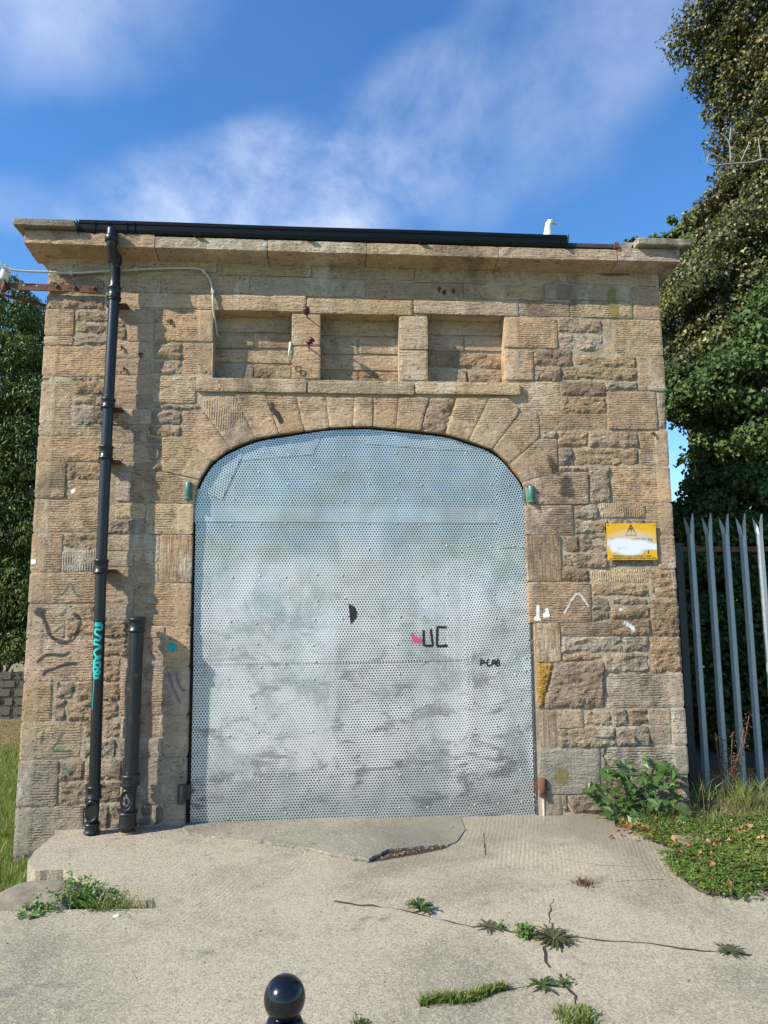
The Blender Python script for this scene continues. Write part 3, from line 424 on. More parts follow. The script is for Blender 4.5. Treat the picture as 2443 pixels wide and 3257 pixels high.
M['ironrust'] = plain('flaking_black_paint_on_iron', (.014, .015, .017), .38, 0, 25, .4, .002, rust=((.10, .055, .035), 16, .58))
M['gutter'] = plain('black_gutter_plastic', (.004, .005, .006), .42, 0, 20, .3, .0005, spec=.2)
M['rust'] = plain('rusted_steel', (.16, .065, .030), .85, .1, 45, .7, .004, rust=((.05, .026, .018), 20, .5))
M['green'] = plain('green_hinge_paint', (.055, .17, .125), .45, 0, 60, .4, .001, rust=((.11, .06, .035), 30, .64))
M['dark'] = plain('dark_void_board', (.010, .010, .010), .9)
M['frame'] = plain('weathered_door_timber', (.055, .06, .058), .8, 0, 30, .5, .003, rust=((.42, .41, .40), 18, .60))
M['white'] = plain('white_ceramic', (.70, .68, .62), .28, 0, 30, .12)
M['cable'] = plain('dirty_white_conduit', (.52, .48, .40), .5, 0, 60, .35)
M['porc'] = plain('brown_glazed_porcelain', (.085, .018, .012), .16, 0, 30, .3)
M['bollard'] = plain('gloss_black_bollard_paint', (.006, .007, .010), .17, 0, 90, .3, .0002)
M['roof'] = plain('roof_felt', (.05, .05, .052), .9, 0, 30, .4, .004)
M['boulder'] = plain('weathered_boulder', (.25, .21, .15), .95, 0, 10, .8, .02)
M['soil'] = plain('soil', (.11, .088, .058), .95, 0, 30, .6, .02)
M['dirt'] = plain('crack_dirt', (.035, .030, .022), .95, 0, 50, .5)
M['signY'] = plain('yellow_sign_enamel', (.72, .40, .010), .35, 0, 20, .12)
M['black'] = plain('black_ink', (.012, .012, .012), .5)
M['feather'] = plain('white_feather', (.80, .80, .79), .8, 0, 60, .1)
M['wing'] = plain('grey_feather', (.38, .40, .42), .8); M['beak'] = plain('yellow_beak', (.68, .42, .10), .5)
M['bark'] = plain('bark', (.10, .078, .055), .95, 0, 20, .6, .02); M['twig'] = plain('bare_grey_twig', (.26, .23, .20), .9, 0, 30, .4)
M['stem'] = plain('green_stem', (.10, .13, .04), .7); M['drystem'] = plain('dry_stem', (.20, .12, .06), .9)
M['rubble'] = plain('old_rubble_stone', (.13, .115, .09), .95, 0, 9, .7, .02)
M['teal'] = plain('turquoise_paint', (.02, .45, .40), .55, 0, 30, .15)

def leafmat(name, cols, trans=0.35, rough=0.45, spec=.5):
    m_, t, b = newmat(name)
    rnd = N(t, 'ShaderNodeNewGeometry').outputs['Random Per Island']
    cr = N(t, 'ShaderNodeValToRGB', {0: rnd}); e = cr.color_ramp.elements
    while len(e) > 1: e.remove(e[-1])
    e[0].position = 0; e[0].color = cols[0]+(1,)
    for i, c_ in enumerate(cols[1:], 1):
        x = e.new(i/(len(cols)-1)); x.color = c_+(1,)
    oc = N(t, 'ShaderNodeTexCoord').outputs['Object']
    c = MIX(t, MA(t, 'MULTIPLY', RAMP(t, NOI(t, oc, 1.3, 3), .4, .65), .45), cr.outputs[0], tuple(x*.6 for x in cols[0]))
    setb(t, b, Base_Color=c, Roughness=rough); b.inputs['Specular IOR Level'].default_value = spec
    tr = N(t, 'ShaderNodeBsdfTranslucent', {'Color': MIX(t, 1.0, c, (1.5, 1.6, .7, 1), 'MULTIPLY')})
    ms = N(t, 'ShaderNodeMixShader', {0: trans, 1: b.outputs[0], 2: tr.outputs[0]})
    out = [n for n in t.nodes if n.type == 'OUTPUT_MATERIAL'][0]; t.links.new(ms.outputs[0], out.inputs[0])
    return m_
M['lime'] = leafmat('lime_foliage', [(.028, .042, .012), (.050, .062, .017), (.13, .12, .032), (.035, .048, .013), (.36, .31, .11), (.055, .06, .016)], .30)
M['ivy'] = leafmat('dark_ivy_foliage', [(.028, .055, .014), (.075, .125, .030), (.16, .21, .065), (.045, .085, .020), (.10, .15, .042)], .22, .5, .25)
M['ash'] = leafmat('mid_green_foliage', [(.035, .065, .02), (.085, .135, .035), (.15, .20, .055), (.05, .085, .02)], .22, .5, .3)
M['syc'] = leafmat('maple_seedling_leaf', [(.025, .060, .012), (.045, .095, .020), (.085, .145, .032), (.032, .07, .015)], .28, .38)
M['weed'] = leafmat('weed_leaf', [(.06, .11, .02), (.09, .15, .03), (.05, .085, .02), (.12, .13, .04)], .3)
M['herb'] = leafmat('bright_herb_leaf', [(.09, .19, .03), (.13, .24, .045), (.07, .14, .025)], .3)
M['purple'] = leafmat('purplish_weed_leaf', [(.075, .085, .03), (.10, .125, .035), (.075, .065, .035), (.13, .14, .05)], .2)
M['grass'] = leafmat('grass_blade', [(.11, .19, .032), (.18, .25, .05), (.32, .29, .11), (.08, .13, .024), (.24, .26, .08)], .3)
M['drygrass'] = leafmat('dry_grass_blade', [(.30, .22, .10), (.22, .16, .07), (.36, .28, .14), (.14, .15, .05)], .3, .7)
M['clover'] = leafmat('clover_leaf', [(.08, .17, .026), (.13, .24, .036), (.22, .28, .06), (.06, .12, .02), (.22, .19, .06)], .3)
M['litter'] = leafmat('fallen_orange_leaf', [(.38, .13, .03), (.48, .25, .10), (.26, .10, .04), (.55, .38, .20)], .15, .7)
M['drydock'] = leafmat('rusty_dry_seed', [(.10, .055, .03), (.15, .085, .045), (.08, .045, .025)], .1, .8)

def paintmat(name, col, alpha=.85, speck=90.0, lo=.35):
    m_, t, b = newmat(name); oc = N(t, 'ShaderNodeTexCoord').outputs['Object']
    soft = N(t, 'ShaderNodeAttribute', attribute_name='soft').outputs['Fac']
    n = MA(t, 'ADD', MA(t, 'MULTIPLY', NOI(t, oc, speck, 4, .7), .7), MA(t, 'MULTIPLY', NOI(t, MAPV(t, oc, (1, 1, 3)), speck*.25, 4, .7), .5))
    f = MA(t, 'MULTIPLY', RAMP(t, MA(t, 'ADD', MA(t, 'MULTIPLY', soft, .55), n), lo+.35, lo+.6), alpha)
    setb(t, b, Base_Color=col, Roughness=.7)
    ms = N(t, 'ShaderNodeMixShader', {0: f, 1: N(t, 'ShaderNodeBsdfTransparent').outputs[0], 2: b.outputs[0]})
    out = [n_ for n_ in t.nodes if n_.type == 'OUTPUT_MATERIAL'][0]; t.links.new(ms.outputs[0], out.inputs[0]); return m_
M['sprayblack'] = paintmat('faded_black_spray', (.02, .02, .022), .66, 34, .38); M['spraygreen'] = paintmat('faded_green_spray', (.02, .13, .075), .6, 55, .56)
M['spraywhite'] = paintmat('thin_white_spray', (.78, .77, .73), .7, 60, .54); M['paintwhite'] = paintmat('white_paint_splash', (.80, .78, .70), 1.0, 60, .2)
M['spraypurple'] = paintmat('faded_purple_spray', (.16, .10, .17), .38, 40, .48); M['sprayteal'] = paintmat('teal_spray', (.01, .33, .30), .95, 60, .2)
M['marker'] = paintmat('black_marker', (.012, .011, .012), 1.0, 120, .0); M['pinkm'] = paintmat('pink_marker', (.62, .06, .22), .75, 60, .48)
M['sootpaint'] = paintmat('burn_stain', (.02, .016, .012), .85, 40, .42); M['sootfilm'] = paintmat('soot_film', (.035, .028, .022), .55, 45, .46); M['lichenfilm'] = paintmat('lichen_film', (.26, .21, .05), .5, 40, .44)
M['oxide'] = paintmat('rust_stain', (.05, .03, .02), .9, 60, .35)

# ---------------------------------------------------------------- ground
def grid_axis(fine, lo, hi, far):
    a = list(np.arange(lo, hi+1e-6, fine)); s = fine; x = lo; left = []
    while x > -far: s *= 1.35; x -= s; left.append(x)
    s = fine; x = hi; right = []
    while x < far: s *= 1.35; x += s; right.append(x)
    return left[::-1]+a+right
gx, gy = grid_axis(.35, -9, 9, 900), grid_axis(.35, -5, 10, 900)
def terrain_z(x, y):
    z = -.20+.05*nz(x*.5, y*.5, 3)+.02*nz(x*2, y*2, 5)
    if x > 1.2: z += .16*min(1, (x-1.2)/.6)
    if abs(x) > 15 or abs(y) > 15: z -= .3
    return z
tv = [(x, y, terrain_z(x, y)) for y in gy for x in gx]; nx_ = len(gx)
tf = [(j*nx_+i, j*nx_+i+1, (j+1)*nx_+i+1, (j+1)*nx_+i) for j in range(len(gy)-1) for i in range(nx_-1)]
m_, t, b = newmat('turf_ground'); oc = N(t, 'ShaderNodeTexCoord').outputs['Object']
c = MIX(t, RAMP(t, NOI(t, oc, 3, 6), .4, .65), (.075, .12, .022), (.12, .13, .04))
yy = N(t, 'ShaderNodeSeparateXYZ', {0: oc}).outputs[1]
hay = MA(t, 'MULTIPLY', RAMP(t, MA(t, 'ADD', yy, MA(t, 'MULTIPLY', NOI(t, oc, 1.5, 4), 1.2)), 3.9, 4.6), RAMP(t, NOI(t, oc, 12, 6, .7), .3, .55))
c = MIX(t, hay, c, (.30, .22, .11)); setb(t, b, Base_Color=c, Roughness=.95); bump(t, b, NOI(t, oc, 60, 4), 1, .03); M['turf'] = m_
obj('ground', tv, tf, M['turf'], smooth=True, kind='structure')

def pave_z(x, y):
    return .010*nz(x*.7, y*.7, 1)+.004*nz(x*3, y*3, 2)
edge = [PAVE_EDGE[0]]
for p_, q_ in zip(PAVE_EDGE, PAVE_EDGE[1:]):
    n = max(1, int(math.hypot(q_[0]-p_[0], q_[1]-p_[1])/.03))
    for k in range(1, n+1):
        x, y = p_[0]+(q_[0]-p_[0])*k/n, p_[1]+(q_[1]-p_[1])*k/n
        edge.append((x+.010*nz(x*30, y*30, 1), y+.010*nz(x*30, y*30, 9)))
outline = ccw(edge+[(-2.3, .12), (2.5, .12), (3.1, .1), (8, .1), (8, -7.2), (-10, -7.2), (-10, -1.36)])  # end behind the camera is unseen, cut short to lessen bounced light
pts = [(x+random.uniform(-.01, .01), y+random.uniform(-.01, .01)) for x in np.arange(-3.2, 3.4, .055) for y in np.arange(-3, .1, .055)]
pts += [(x, y) for x in np.arange(-9, 8, .8) for y in np.arange(-7, -3, .5)]
pts = [p for p in pts if inside(p[0], p[1], outline) and edge_dist(p[0], p[1], outline) > .015]
v2, f2 = cdt(outline, pts); nb = len(outline)
v = [(x, y, pave_z(x, y)) for x, y in v2]; base = len(v)
v += [(x, y, pave_z(x, y)-.008) for x, y in outline]+[(x+.006*nz(x*60, y*60, 4), y, -.32) for x, y in outline]
f = list(f2)
for i in range(nb):
    j = (i+1) % nb; f += [(i, j, base+j, base+i), (base+i, base+j, base+nb+j, base+nb+i)]
obj('concrete_pavement', v, f, M['concrete'], kind='structure')
pave_bvh = BVHTree.FromPolygons([Vector(q) for q in v], f)

# lifted, cracked threshold slab at the foot of the door
so_ = [SLAB[0]]
for p_, q_ in zip(SLAB, SLAB[1:-2]):
    n = max(1, int(math.hypot(q_[0]-p_[0], q_[1]-p_[1])/.025))
    for k in range(1, n+1):
        x, y = p_[0]+(q_[0]-p_[0])*k/n, p_[1]+(q_[1]-p_[1])*k/n
        so_.append((x+.016*nz(x*22, y*22, 1), y+.020*nz(x*14, y*14, 9)+.008*nz(x*50, y*50, 3)))
so_ += [SLAB[-2], SLAB[-1], (.72, .09), (-1.31, .09)]; so_ = ccw(so_)
def slab_z(x, y):
    lift = .007+.017*max(0, 1-abs(x+.02)/1.35)*min(1, -y/.35) if y < 0 else .012
    if y < 0: lift = max(lift, .013*min(1, -y/.15))
    if x > .1: lift = .006+(lift-.006)*max(0, 1-(x-.1)/.62)
    return lift+pave_z(x, y)+.003*nz(x*8, y*8, 7)
pts = [(x, y) for x in np.arange(-1.3, .75, .05) for y in np.arange(-.8, .09, .05)]
pts = [p for p in pts if inside(p[0], p[1], so_) and edge_dist(p[0], p[1], so_) > .015]
v2, f2 = cdt(so_, pts); nb = len(so_)
v = [(x, y, slab_z(x, y)) for x, y in v2]; base = len(v)
v += [(x+.006*nz(x*70, y*70, 2), y+.008*nz(x*70, y*70, 6)-.002, slab_z(x, y)-.012) for x, y in so_]+[(x, y+.012, pave_z(x, y)-.03) for x, y in so_]
f = list(f2)
for i in range(nb):
    j = (i+1) % nb; f += [(i, j, base+j, base+i), (base+i, base+j, base+nb+j, base+nb+i)]
sl = obj('threshold_slab', v, f, M['slab'])
tag(sl, 'lifted grey concrete threshold slab with a cracked V shaped edge at the foot of the metal door', 'concrete slab')
slab_bvh = BVHTree.FromPolygons([Vector(q) for q in v], f)
def gz(x, y):
    h = pave_bvh.ray_cast(Vector((x, y, 2)), Vector((0, 0, -1)))[0]; return h.z if h else terrain_z(x, y)
def ribbon3(pts, widths, zfun, lift):
    v, f, s = [], [], []
    for i, p in enumerate(pts):
        a, b_ = pts[max(0, i-1)], pts[min(len(pts)-1, i+1)]
        d = Vector((b_[0]-a[0], b_[1]-a[1])); d = d.normalized() if d.length else Vector((1, 0)); nn = Vector((-d.y, d.x))
        for k, sft in ((-1, 0), (0, 1), (1, 0)):
            x, y = p[0]+nn.x*k*widths[i], p[1]+nn.y*k*widths[i]; v.append((x, y, zfun(x, y)+lift)); s.append(float(sft))
    for i in range(len(pts)-1):
        for k in (0, 1): f.append((i*3+k, i*3+k+1, i*3+k+4, i*3+k+3))
    return v, f, s
pv = bpy.data.objects['concrete_pavement']
CW = [.0075, .006, .006, .004, .002, .002, .004, .003]
for ci, line in enumerate(CRACKS):
    fine = []
    for p_, q_ in zip(line, line[1:]):
        n = max(1, int(math.hypot(q_[0]-p_[0], q_[1]-p_[1])/.018))
        for k in range(n): fine.append((p_[0]+(q_[0]-p_[0])*k/n, p_[1]+(q_[1]-p_[1])*k/n))
    fine = [(x+.010*nz(x*16, y*16, ci), y+.014*nz(x*16, y*16, ci+5)) for x, y in fine]
    wd = [CW[ci]*max(.15, .9+1.3*nz(x*9, y*9, 8)) for x, y in fine]
    v, f, _ = ribbon3(fine, wd, gz, .0012); obj('crack', v, f, M['dirt'], pv)
# dark flat patch in the gap under the lifted lip of the slab
gap = [(-.02, -.83), (.06, -.80), (.18, -.76), (.33, -.70), (.47, -.63), (.53, -.59), (.45, -.56), (.28, -.60), (.1, -.65), (0, -.74)]
obj('crack', [(x, y, gz(x, y)+.002) for x, y in gap], [tuple(range(len(gap)))], M['dirt'], pv)

# ---------------------------------------------------------------- the stone building
bld = thing('stone_building', 'small square sandstone building with an arched metal door and three blind windows', 'building', (0, 0, 0))
ARCH_Y = .34
arch = [p for p in ARCH]
arch = catmull([Vector((x, z, 0)) for x, z in arch], 3); arch = [(p.x, p.y) for p in arch]
JL, JR = -1.335, 1.322
opening = [(JL+.028, -.1), (JL, 2.1)]+arch+[(JR, 2.1), (JR-.01, -.1)]
RECESS = [(-1.195, 3.375, -.572, 3.945), (-.344, 3.37, .292, 3.93), (.524, 3.37, 1.165, 3.94)]
# mortar face with openings
def open_at(x, z):
    if inside(x, z, opening): return True
    return any(a < x < c_ and b_ < z < d for a, b_, c_, d in RECESS)
outl = [(-2.49, -.4), (2.49, -.4), (2.49, 4.36), (-2.49, 4.36)]
sets = [subdiv(outl, .12), subdiv(opening, .05)]+[subdiv([(a, b_), (c_, b_), (c_, d), (a, d)], .06) for a, b_, c_, d in RECESS]
V2 = []; E2 = []
for s_ in sets:
    b0 = len(V2); V2 += [Vector(p) for p in s_]; E2 += [(b0+i, b0+(i+1) % len(s_)) for i in range(len(s_))]
for x in np.arange(-2.45, 2.46, .05):
    for z in np.arange(-.35, 4.33, .05):
        if not open_at(x, z): V2.append(Vector((x, z)))
r_ = geometry.delaunay_2d_cdt(V2, E2, [], 0, 1e-6)
fc = []
for f_ in r_[2]:
    cx_ = sum(r_[0][i].x for i in f_)/3; cz_ = sum(r_[0][i].y for i in f_)/3
    if not open_at(cx_, cz_): fc.append(tuple(f_))
v = [(p.x, .008+.004*nz(p.x*14, p.y*14, 3)+.003*nz(p.x*40, p.y*40, 1), p.y) for p in r_[0]]
f = fc
mb = MB().add(v, f)
n = len(opening)      # reveal of the archway
mb.add([(x, .02, z) for x, z in opening]+[(x, ARCH_Y, z) for x, z in opening], [(i, i+1, n+i+1, n+i) for i in range(n-1)])
for a, b_, c_, d in RECESS:
    mb.add([(x, y, z) for y in (.02, .135) for x, z in ((a, b_), (c_, b_), (c_, d), (a, d))], [(i, (i+1) % 4, 4+(i+1) % 4, 4+i) for i in range(4)]+[(4, 5, 6, 7)])
mb.add([(-2.49, .02, -.4), (-2.49, 6, -.4), (2.49, 6, -.4), (2.49, .02, -.4)]+[(-2.49, .02, 4.36), (-2.49, 6, 4.36), (2.49, 6, 4.36), (2.49, .02, 4.36)], [(0, 1, 5, 4), (1, 2, 6, 5), (2, 3, 7, 6)])
mb.done('wall_core', M['mortar'], bld)

ALLV, ALLF = [], []
def make_stone(poly, typ, tone, y0=0.0, deep=None, name='stone', seed=0, back=None):
    poly = ccw([(float(x), float(z)) for x, z in poly])
    xs = [p[0] for p in poly]; zs = [p[1] for p in poly]
    rough = typ == 'r'; step = .017
    amp = .007 if rough else .0022
    ol = []
    for x, z in subdiv(poly, .017):
        d = amp*(nz(x*22, z*22, seed)+.6*nz(x*60, z*60, seed+3)); e_ = amp*(nz(x*22+9, z*22, seed+7)+.6*nz(x*60+4, z*60, seed))
        if abs(abs(x)-2.5) < .003: d *= .9
        ol.append((x+d, z+e_))
    # round the corners a little
    n = len(ol); ol = [((ol[i-1][0]+2*ol[i][0]+ol[(i+1) % n][0])/4, (ol[i-1][1]+2*ol[i][1]+ol[(i+1) % n][1])/4) for i in range(n)]
    isrect = len(poly) == 4 and abs(poly[0][1]-poly[1][1]) < 1e-6
    pts = []; 
    for x in np.arange(min(xs)+.009, max(xs), step):
        for z in np.arange(min(zs)+.009, max(zs), step):
            px_, pz_ = x+random.uniform(-.003, .003), z+random.uniform(-.003, .003)
            if isrect: d = min(px_-min(xs), max(xs)-px_, pz_-min(zs), max(zs)-pz_)
            else: d = edge_dist(px_, pz_, poly) if inside(px_, pz_, poly) else -1
            if d > .010: pts.append((px_, pz_))
    v2, f2 = cdt(ol, pts)
    tilt_x, tilt_z = random.uniform(-.006, .006), random.uniform(-.006, .006)
    cx_, cz_ = (min(xs)+max(xs))/2, (min(zs)+max(zs))/2
    proud = random.uniform(-.004, .006) if not rough else random.uniform(-.006, .008)
    vv, tool = [], []
    nb = len(ol)
    for i, (x, z) in enumerate(v2):
        d = 0 if i < nb else (min(x-min(xs), max(xs)-x, z-min(zs), max(zs)-z) if isrect else edge_dist(x, z, poly))
        rd = (.018 if rough else .008); q = max(0, 1-d/rd); h = -(.010 if rough else .0035)*q*q
        if rough:
            h += .012*nz(x*7, z*11, seed)+.010*nz(x*17, z*30, seed+2)+.005*nz(x*45, z*70, seed+4)+.003*min(1, d/.04)
        elif typ in 'dqQv':
            w_ = nz(x*4, z*6, seed+1); h += .0035*w_+.002*nz(x*20, z*35, seed+5)
            if w_ > .25: h -= .010*(w_-.25)*(1+nz(x*30, z*45, seed))
        else:
            w_ = nz(x*3.5, z*7, seed+1); h += .003*w_+.0015*nz(x*25, z*50, seed+5)-(.012*(w_-.32) if w_ > .32 else 0)
        marg = 1.0
        if typ == 'q': marg = RAMPF(x-min(xs), .105, .125)
        elif typ == 'Q': marg = RAMPF(max(xs)-x, .105, .125)
        elif name == 'voussoir': marg = MARG(x, z)
        if marg < 1 and not rough: h -= .002*(1-marg)
        vv.append((x, y0-proud-h+tilt_x*(x-cx_)*2+tilt_z*(z-cz_)*2, z)); tool.append(marg)
    base = len(vv); yb = back if back is not None else y0+(deep or .05)
    vv += [(x, yb, z) for x, z in ol]; tool += [1.0]*nb
    ff = list(f2)+[(i, base+i, base+(i+1) % nb, (i+1) % nb) for i in range(nb)]
    ff = [tuple(reversed(q)) if len(q) == 3 else tuple(reversed(q)) for q in ff]
    c_ = TONE[tone]; j = random.uniform(.86, 1.12); w_ = random.uniform(-.06, .06)
    col = (c_[0]*j*(1+w_*.5), c_[1]*j, c_[2]*j*(1-w_), 1)
    o = obj(name, vv, ff, M[typ], bld, attr={'tool': tool}, color=col)
    b0 = len(ALLV); ALLV.extend(vv); ALLF.extend([tuple(b0+i for i in q) for q in ff])
    return o
def RAMPF(x, a, b_): return max(0.0, min(1.0, (x-a)/(b_-a)))
def MARG(x, z):
    "smooth draft that follows the arch"
    d = min(math.hypot(x-a, z-b_) for a, b_ in arch[::2]); return RAMPF(d, .135, .15)
for i, (x0, z0, x1, z1, typ, tone) in enumerate(STONES):
    x0, z0, x1, z1 = x0/1000, z0/1000, x1/1000, z1/1000
    deep = .05
    if abs(x0) > 2.4 or abs(x1) > 2.4: deep = .26
    if (-1.5 < x1 < -1.2 and z0 < 2.5) or (1.2 < x0 < 1.4 and z0 < 2.5): deep = .30
    if -1.36 < x1 < -1.1 and z0 > 3.3 and z1 < 3.97: deep = .13; x1 = -1.2
    make_stone([(x0, z0), (x1, z0), (x1, z1), (x0, z1)], typ, tone, 0, deep, seed=i*3.7)
for i, (p, typ, tone) in enumerate(POLYS):
    p = [(a/1000, b_/1000) for a, b_ in p]
    vous = min(q[1] for q in p) > 2.2
    make_stone(p, typ, tone, -.012 if tone == 'Y' else -.004, .30, 'voussoir' if vous else 'stone', 900+i*5.3)
for i, (x0, z0, x1, z1, typ, tone) in enumerate(DRESS):
    x0, z0, x1, z1 = x0/1000, z0/1000, x1/1000, z1/1000
    nm = {'l': 'lintel', 'i': 'sill'}.get(typ, 'stone'); y0 = {'l': -.012, 'i': -.026}.get(typ, -.006)
    if typ == 'q': typ = 'q'
    make_stone([(x0, z0), (x1, z0), (x1, z1), (x0, z1)], typ, tone, y0, None, nm, 1300+i*4.1, back=.13)
for i, (x0, z0, x1, z1, typ, tone) in enumerate(BACKS):
    x0, z0, x1, z1 = x0/1000, z0/1000, x1/1000, z1/1000
    make_stone([(x0, z0), (x1, z0), (x1, z1), (x0, z1)], typ, tone, .118, .02, 'stone', 1700+i*4.1)
wall_bvh = BVHTree.FromPolygons([Vector(q) for q in ALLV], ALLF)

# cornice: a front run of long stones, returns along both sides, copings on the two ends
CY = -.17
joints = [-2.622, -1.632, -.763, .02, 1.089, 2.078, 2.612]
def cornice_stone(x0, x1, i):
    mb = MB(); nx = max(4, int((x1-x0)/.05)); prof = [(.10, 4.325), (.0, 4.330), (CY+.02, 4.354), (CY+.002, 4.357), (CY-.001, 4.360), (CY-.002, 4.40), (CY, 4.448 if 0 < i < 5 else 4.464), (CY+.01, 4.456 if 0 < i < 5 else 4.470), (.10, 4.457 if 0 < i < 5 else 4.472)]
    sagz = lambda x: .010*max(0, (abs(x)-1.6)/1.0)
    v = []
    for a in range(nx+1):
        x = x0+(x1-x0)*a/nx; e_ = 1 if a in (0, nx) else 0
        for k, (y, z) in enumerate(prof):
            jy = (.006*nz(x*13, z*30, i)+.006*nz(x*40, z*60, i+2)) if 1 < k < 8 else 0
            v.append((x+(.003*nz(z*40, y*40, i) if e_ else 0), y+jy+(.004*e_ if k < 8 else 0), z+sagz(x)+jy*.6))
    n = len(prof); f = [(a*n+k, a*n+k+1, (a+1)*n+k+1, (a+1)*n+k) for a in range(nx) for k in range(n-1)]
    f += [tuple(reversed(range(n))), tuple(nx*n+k for k in range(n))]
    mb.add(v, f); c_ = TONE['tgtopg'[i % 6]]
    return mb.done('cornice_stone', M['s'], bld, attr={'tool': [1.0]*len(mb.v)}, color=tuple(x*random.uniform(.92, 1.05) for x in c_)+(1,))
for i, (a, b_) in enumerate(zip(joints, joints[1:])): cornice_stone(a+.003, b_-.003, i)
for sx in (-1, 1):
    for k in range(6):
        y0, y1 = -.085+k*1.05, -.085+(k+1)*1.05
        mb = MB().prism([(sx*2.40, 4.33), (sx*2.50, 4.331), (sx*2.61, 4.362), (sx*2.618, 4.37), (sx*2.618, 4.478), (sx*2.40, 4.478)], y0+.004+(.09 if k == 0 else 0), y1)
        mb.done('cornice_stone', M['s'], bld, attr={'tool': [1.0]*len(mb.v)}, color=TONE['g' if k % 2 else 't']+(1,))
def coping(x0, x1, y0, y1, i):
    bm = bmesh.new(); bmesh.ops.create_cube(bm, size=1)
    for v in bm.verts: v.co = Vector((x0+(v.co.x+.5)*(x1-x0), y0+(v.co.y+.5)*(y1-y0), 4.480+(v.co.z+.5)*.062))
    bmesh.ops.bevel(bm, geom=bm.edges[:], offset=.008, segments=1, affect='EDGES'); bmesh.ops.subdivide_edges(bm, edges=bm.edges[:], cuts=5, use_grid_fill=True)
    for v in bm.verts:
        p = v.co; d = .006*nz(p.x*11, p.y*11, i+p.z*9)+.003*nz(p.x*40, p.z*50, i); v.co = p+Vector((d, d, d*.8))
    bm.verts.index_update(); vs = [v.co.copy() for v in bm.verts]; fs = [[v.index for v in f_.verts] for f_ in bm.faces]; bm.free()
    obj('coping_slab', vs, fs, M['s'], bld, attr={'tool': [1.0]*len(vs)}, color=(.25, .225, .175, 1))
coping(-2.685, -2.222, -.222, .6, 1); coping(2.228, 2.685, -.222, .6, 2)
for k in range(4):
    coping(-2.685, -2.222, .61+k*1.2, 1.8+k*1.2, 3+k); coping(2.228, 2.685, .61+k*1.2, 1.8+k*1.2, 8+k)
MB().box(1.66, -.165, 4.4725, 2.06, .3, 4.508, .006).done('roof_edge', M['roof'], bld)
mb = MB().box(2.055, -.185, 4.466, 2.09, -.14, 4.515, .004); mb.done('gutter_bracket', M['rust'], bld)
MB().prism([(2.07, 4.474), (2.20, 4.476), (2.235, 4.535), (2.15, 4.53), (2.07, 4.505)], -.15, .3).done('coping_slab', M['s'], bld, attr={'tool': [1.0]*10}, color=(.25, .225, .175, 1))
MB().box(-2.3, -.06, 4.40, 2.3, 6, 4.4715).done('roof', M['roof'], bld)

# ---------------------------------------------------------------- the perforated steel door
dr = obj('door', *((lambda mb: (mb.v, mb.f))(MB().prism([(JL+.006, -.02), (JL-.02, 2.1)]+[(x*1.006, z+.004) for x, z in arch]+[(JR+.02, 2.1), (JR-.006, -.02)], .052, .11))), M['dark'], bld)
def zline(pts, x):
    pts = sorted(pts); 
    for (x0, z0), (x1, z1) in zip(pts, pts[1:]):
        if x <= x1 or (x1, z1) == pts[-1]: return z0+(z1-z0)*(x-x0)/(x1-x0)
def dent(x, z):
    return .0030*nz(x*1.7, z*1.5, 11)+.0012*nz(x*4, z*3.4, 17)
AR = [(x*.988, z-.022) for x, z in arch]
def arch_top(x): 
    for (x0, z0), (x1, z1) in zip(AR, AR[1:]):
        if x0 <= x <= x1: return z0+(z1-z0)*(x-x0)/max(1e-6, x1-x0)
    return AR[0][1]
S1, S2, RX = LINES['seam1'], LINES['seam2'], LINES['rx']
z1, z2 = sum(p[1] for p in S1)/2, sum(p[1] for p in S2)/2
xl = min(p[0] for p in LINES['left'][1:]); xr = 1.31
xa, xb = RX[0][0], RX[2][0]
rz = sum(p[1] for p in LINES['rseam'])/2
print('door', z1, z2, xl, xr, xa, xb, rz, AR[0], AR[-1])
XL = -1.300; XLb = -1.278
def sheet(outline, y, tilt=0.0, lap=None, name='steel_sheet'):
    outline = ccw(outline); ol = subdiv(outline, .04)
    xs = [p[0] for p in ol]; zs = [p[1] for p in ol]
    pts = [(x, z) for x in np.arange(min(xs)+.02, max(xs), .03) for z in np.arange(min(zs)+.02, max(zs), .03) if inside(x, z, outline) and edge_dist(x, z, outline) > .012]
    v2, f2 = cdt(ol, pts); nb = len(ol)
    v = [(x, y+dent(x, z), z) for x, z in v2]; base = len(v)
    v += [(x, y+.0022+dent(x, z), z) for x, z in ol]
    f = [tuple(reversed(q)) for q in f2]+[(base+i, base+(i+1) % nb, (i+1) % nb, i)[::-1] for i in range(nb)]
    lp = [lap(p[0], p[2]) if lap else 0.0 for p in v]
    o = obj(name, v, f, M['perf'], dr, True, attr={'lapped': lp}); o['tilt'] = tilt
    sm_angle(o, 35); return o
zb_l, zb_r = LINES['bot'][0][1], LINES['bot'][1][1]
zb = lambda x: zb_l+(zb_r-zb_l)*(x+1.28)/2.58
print('bottoms', zb_l, zb_r)
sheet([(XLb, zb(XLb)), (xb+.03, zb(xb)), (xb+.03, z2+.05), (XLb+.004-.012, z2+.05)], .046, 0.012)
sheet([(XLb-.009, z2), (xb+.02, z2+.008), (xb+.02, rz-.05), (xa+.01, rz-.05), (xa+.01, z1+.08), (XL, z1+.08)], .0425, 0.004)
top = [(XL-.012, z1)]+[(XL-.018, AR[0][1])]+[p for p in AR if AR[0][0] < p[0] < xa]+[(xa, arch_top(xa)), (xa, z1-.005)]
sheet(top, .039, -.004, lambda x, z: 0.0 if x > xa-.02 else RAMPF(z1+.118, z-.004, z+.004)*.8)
sheet([(xa-.03, rz), (xa-.03, arch_top(xa-.03))]+[p for p in AR if xa < p[0] < 1.30]+[(1.312, AR[-1][1]), (1.302, rz)], .0355, .15)
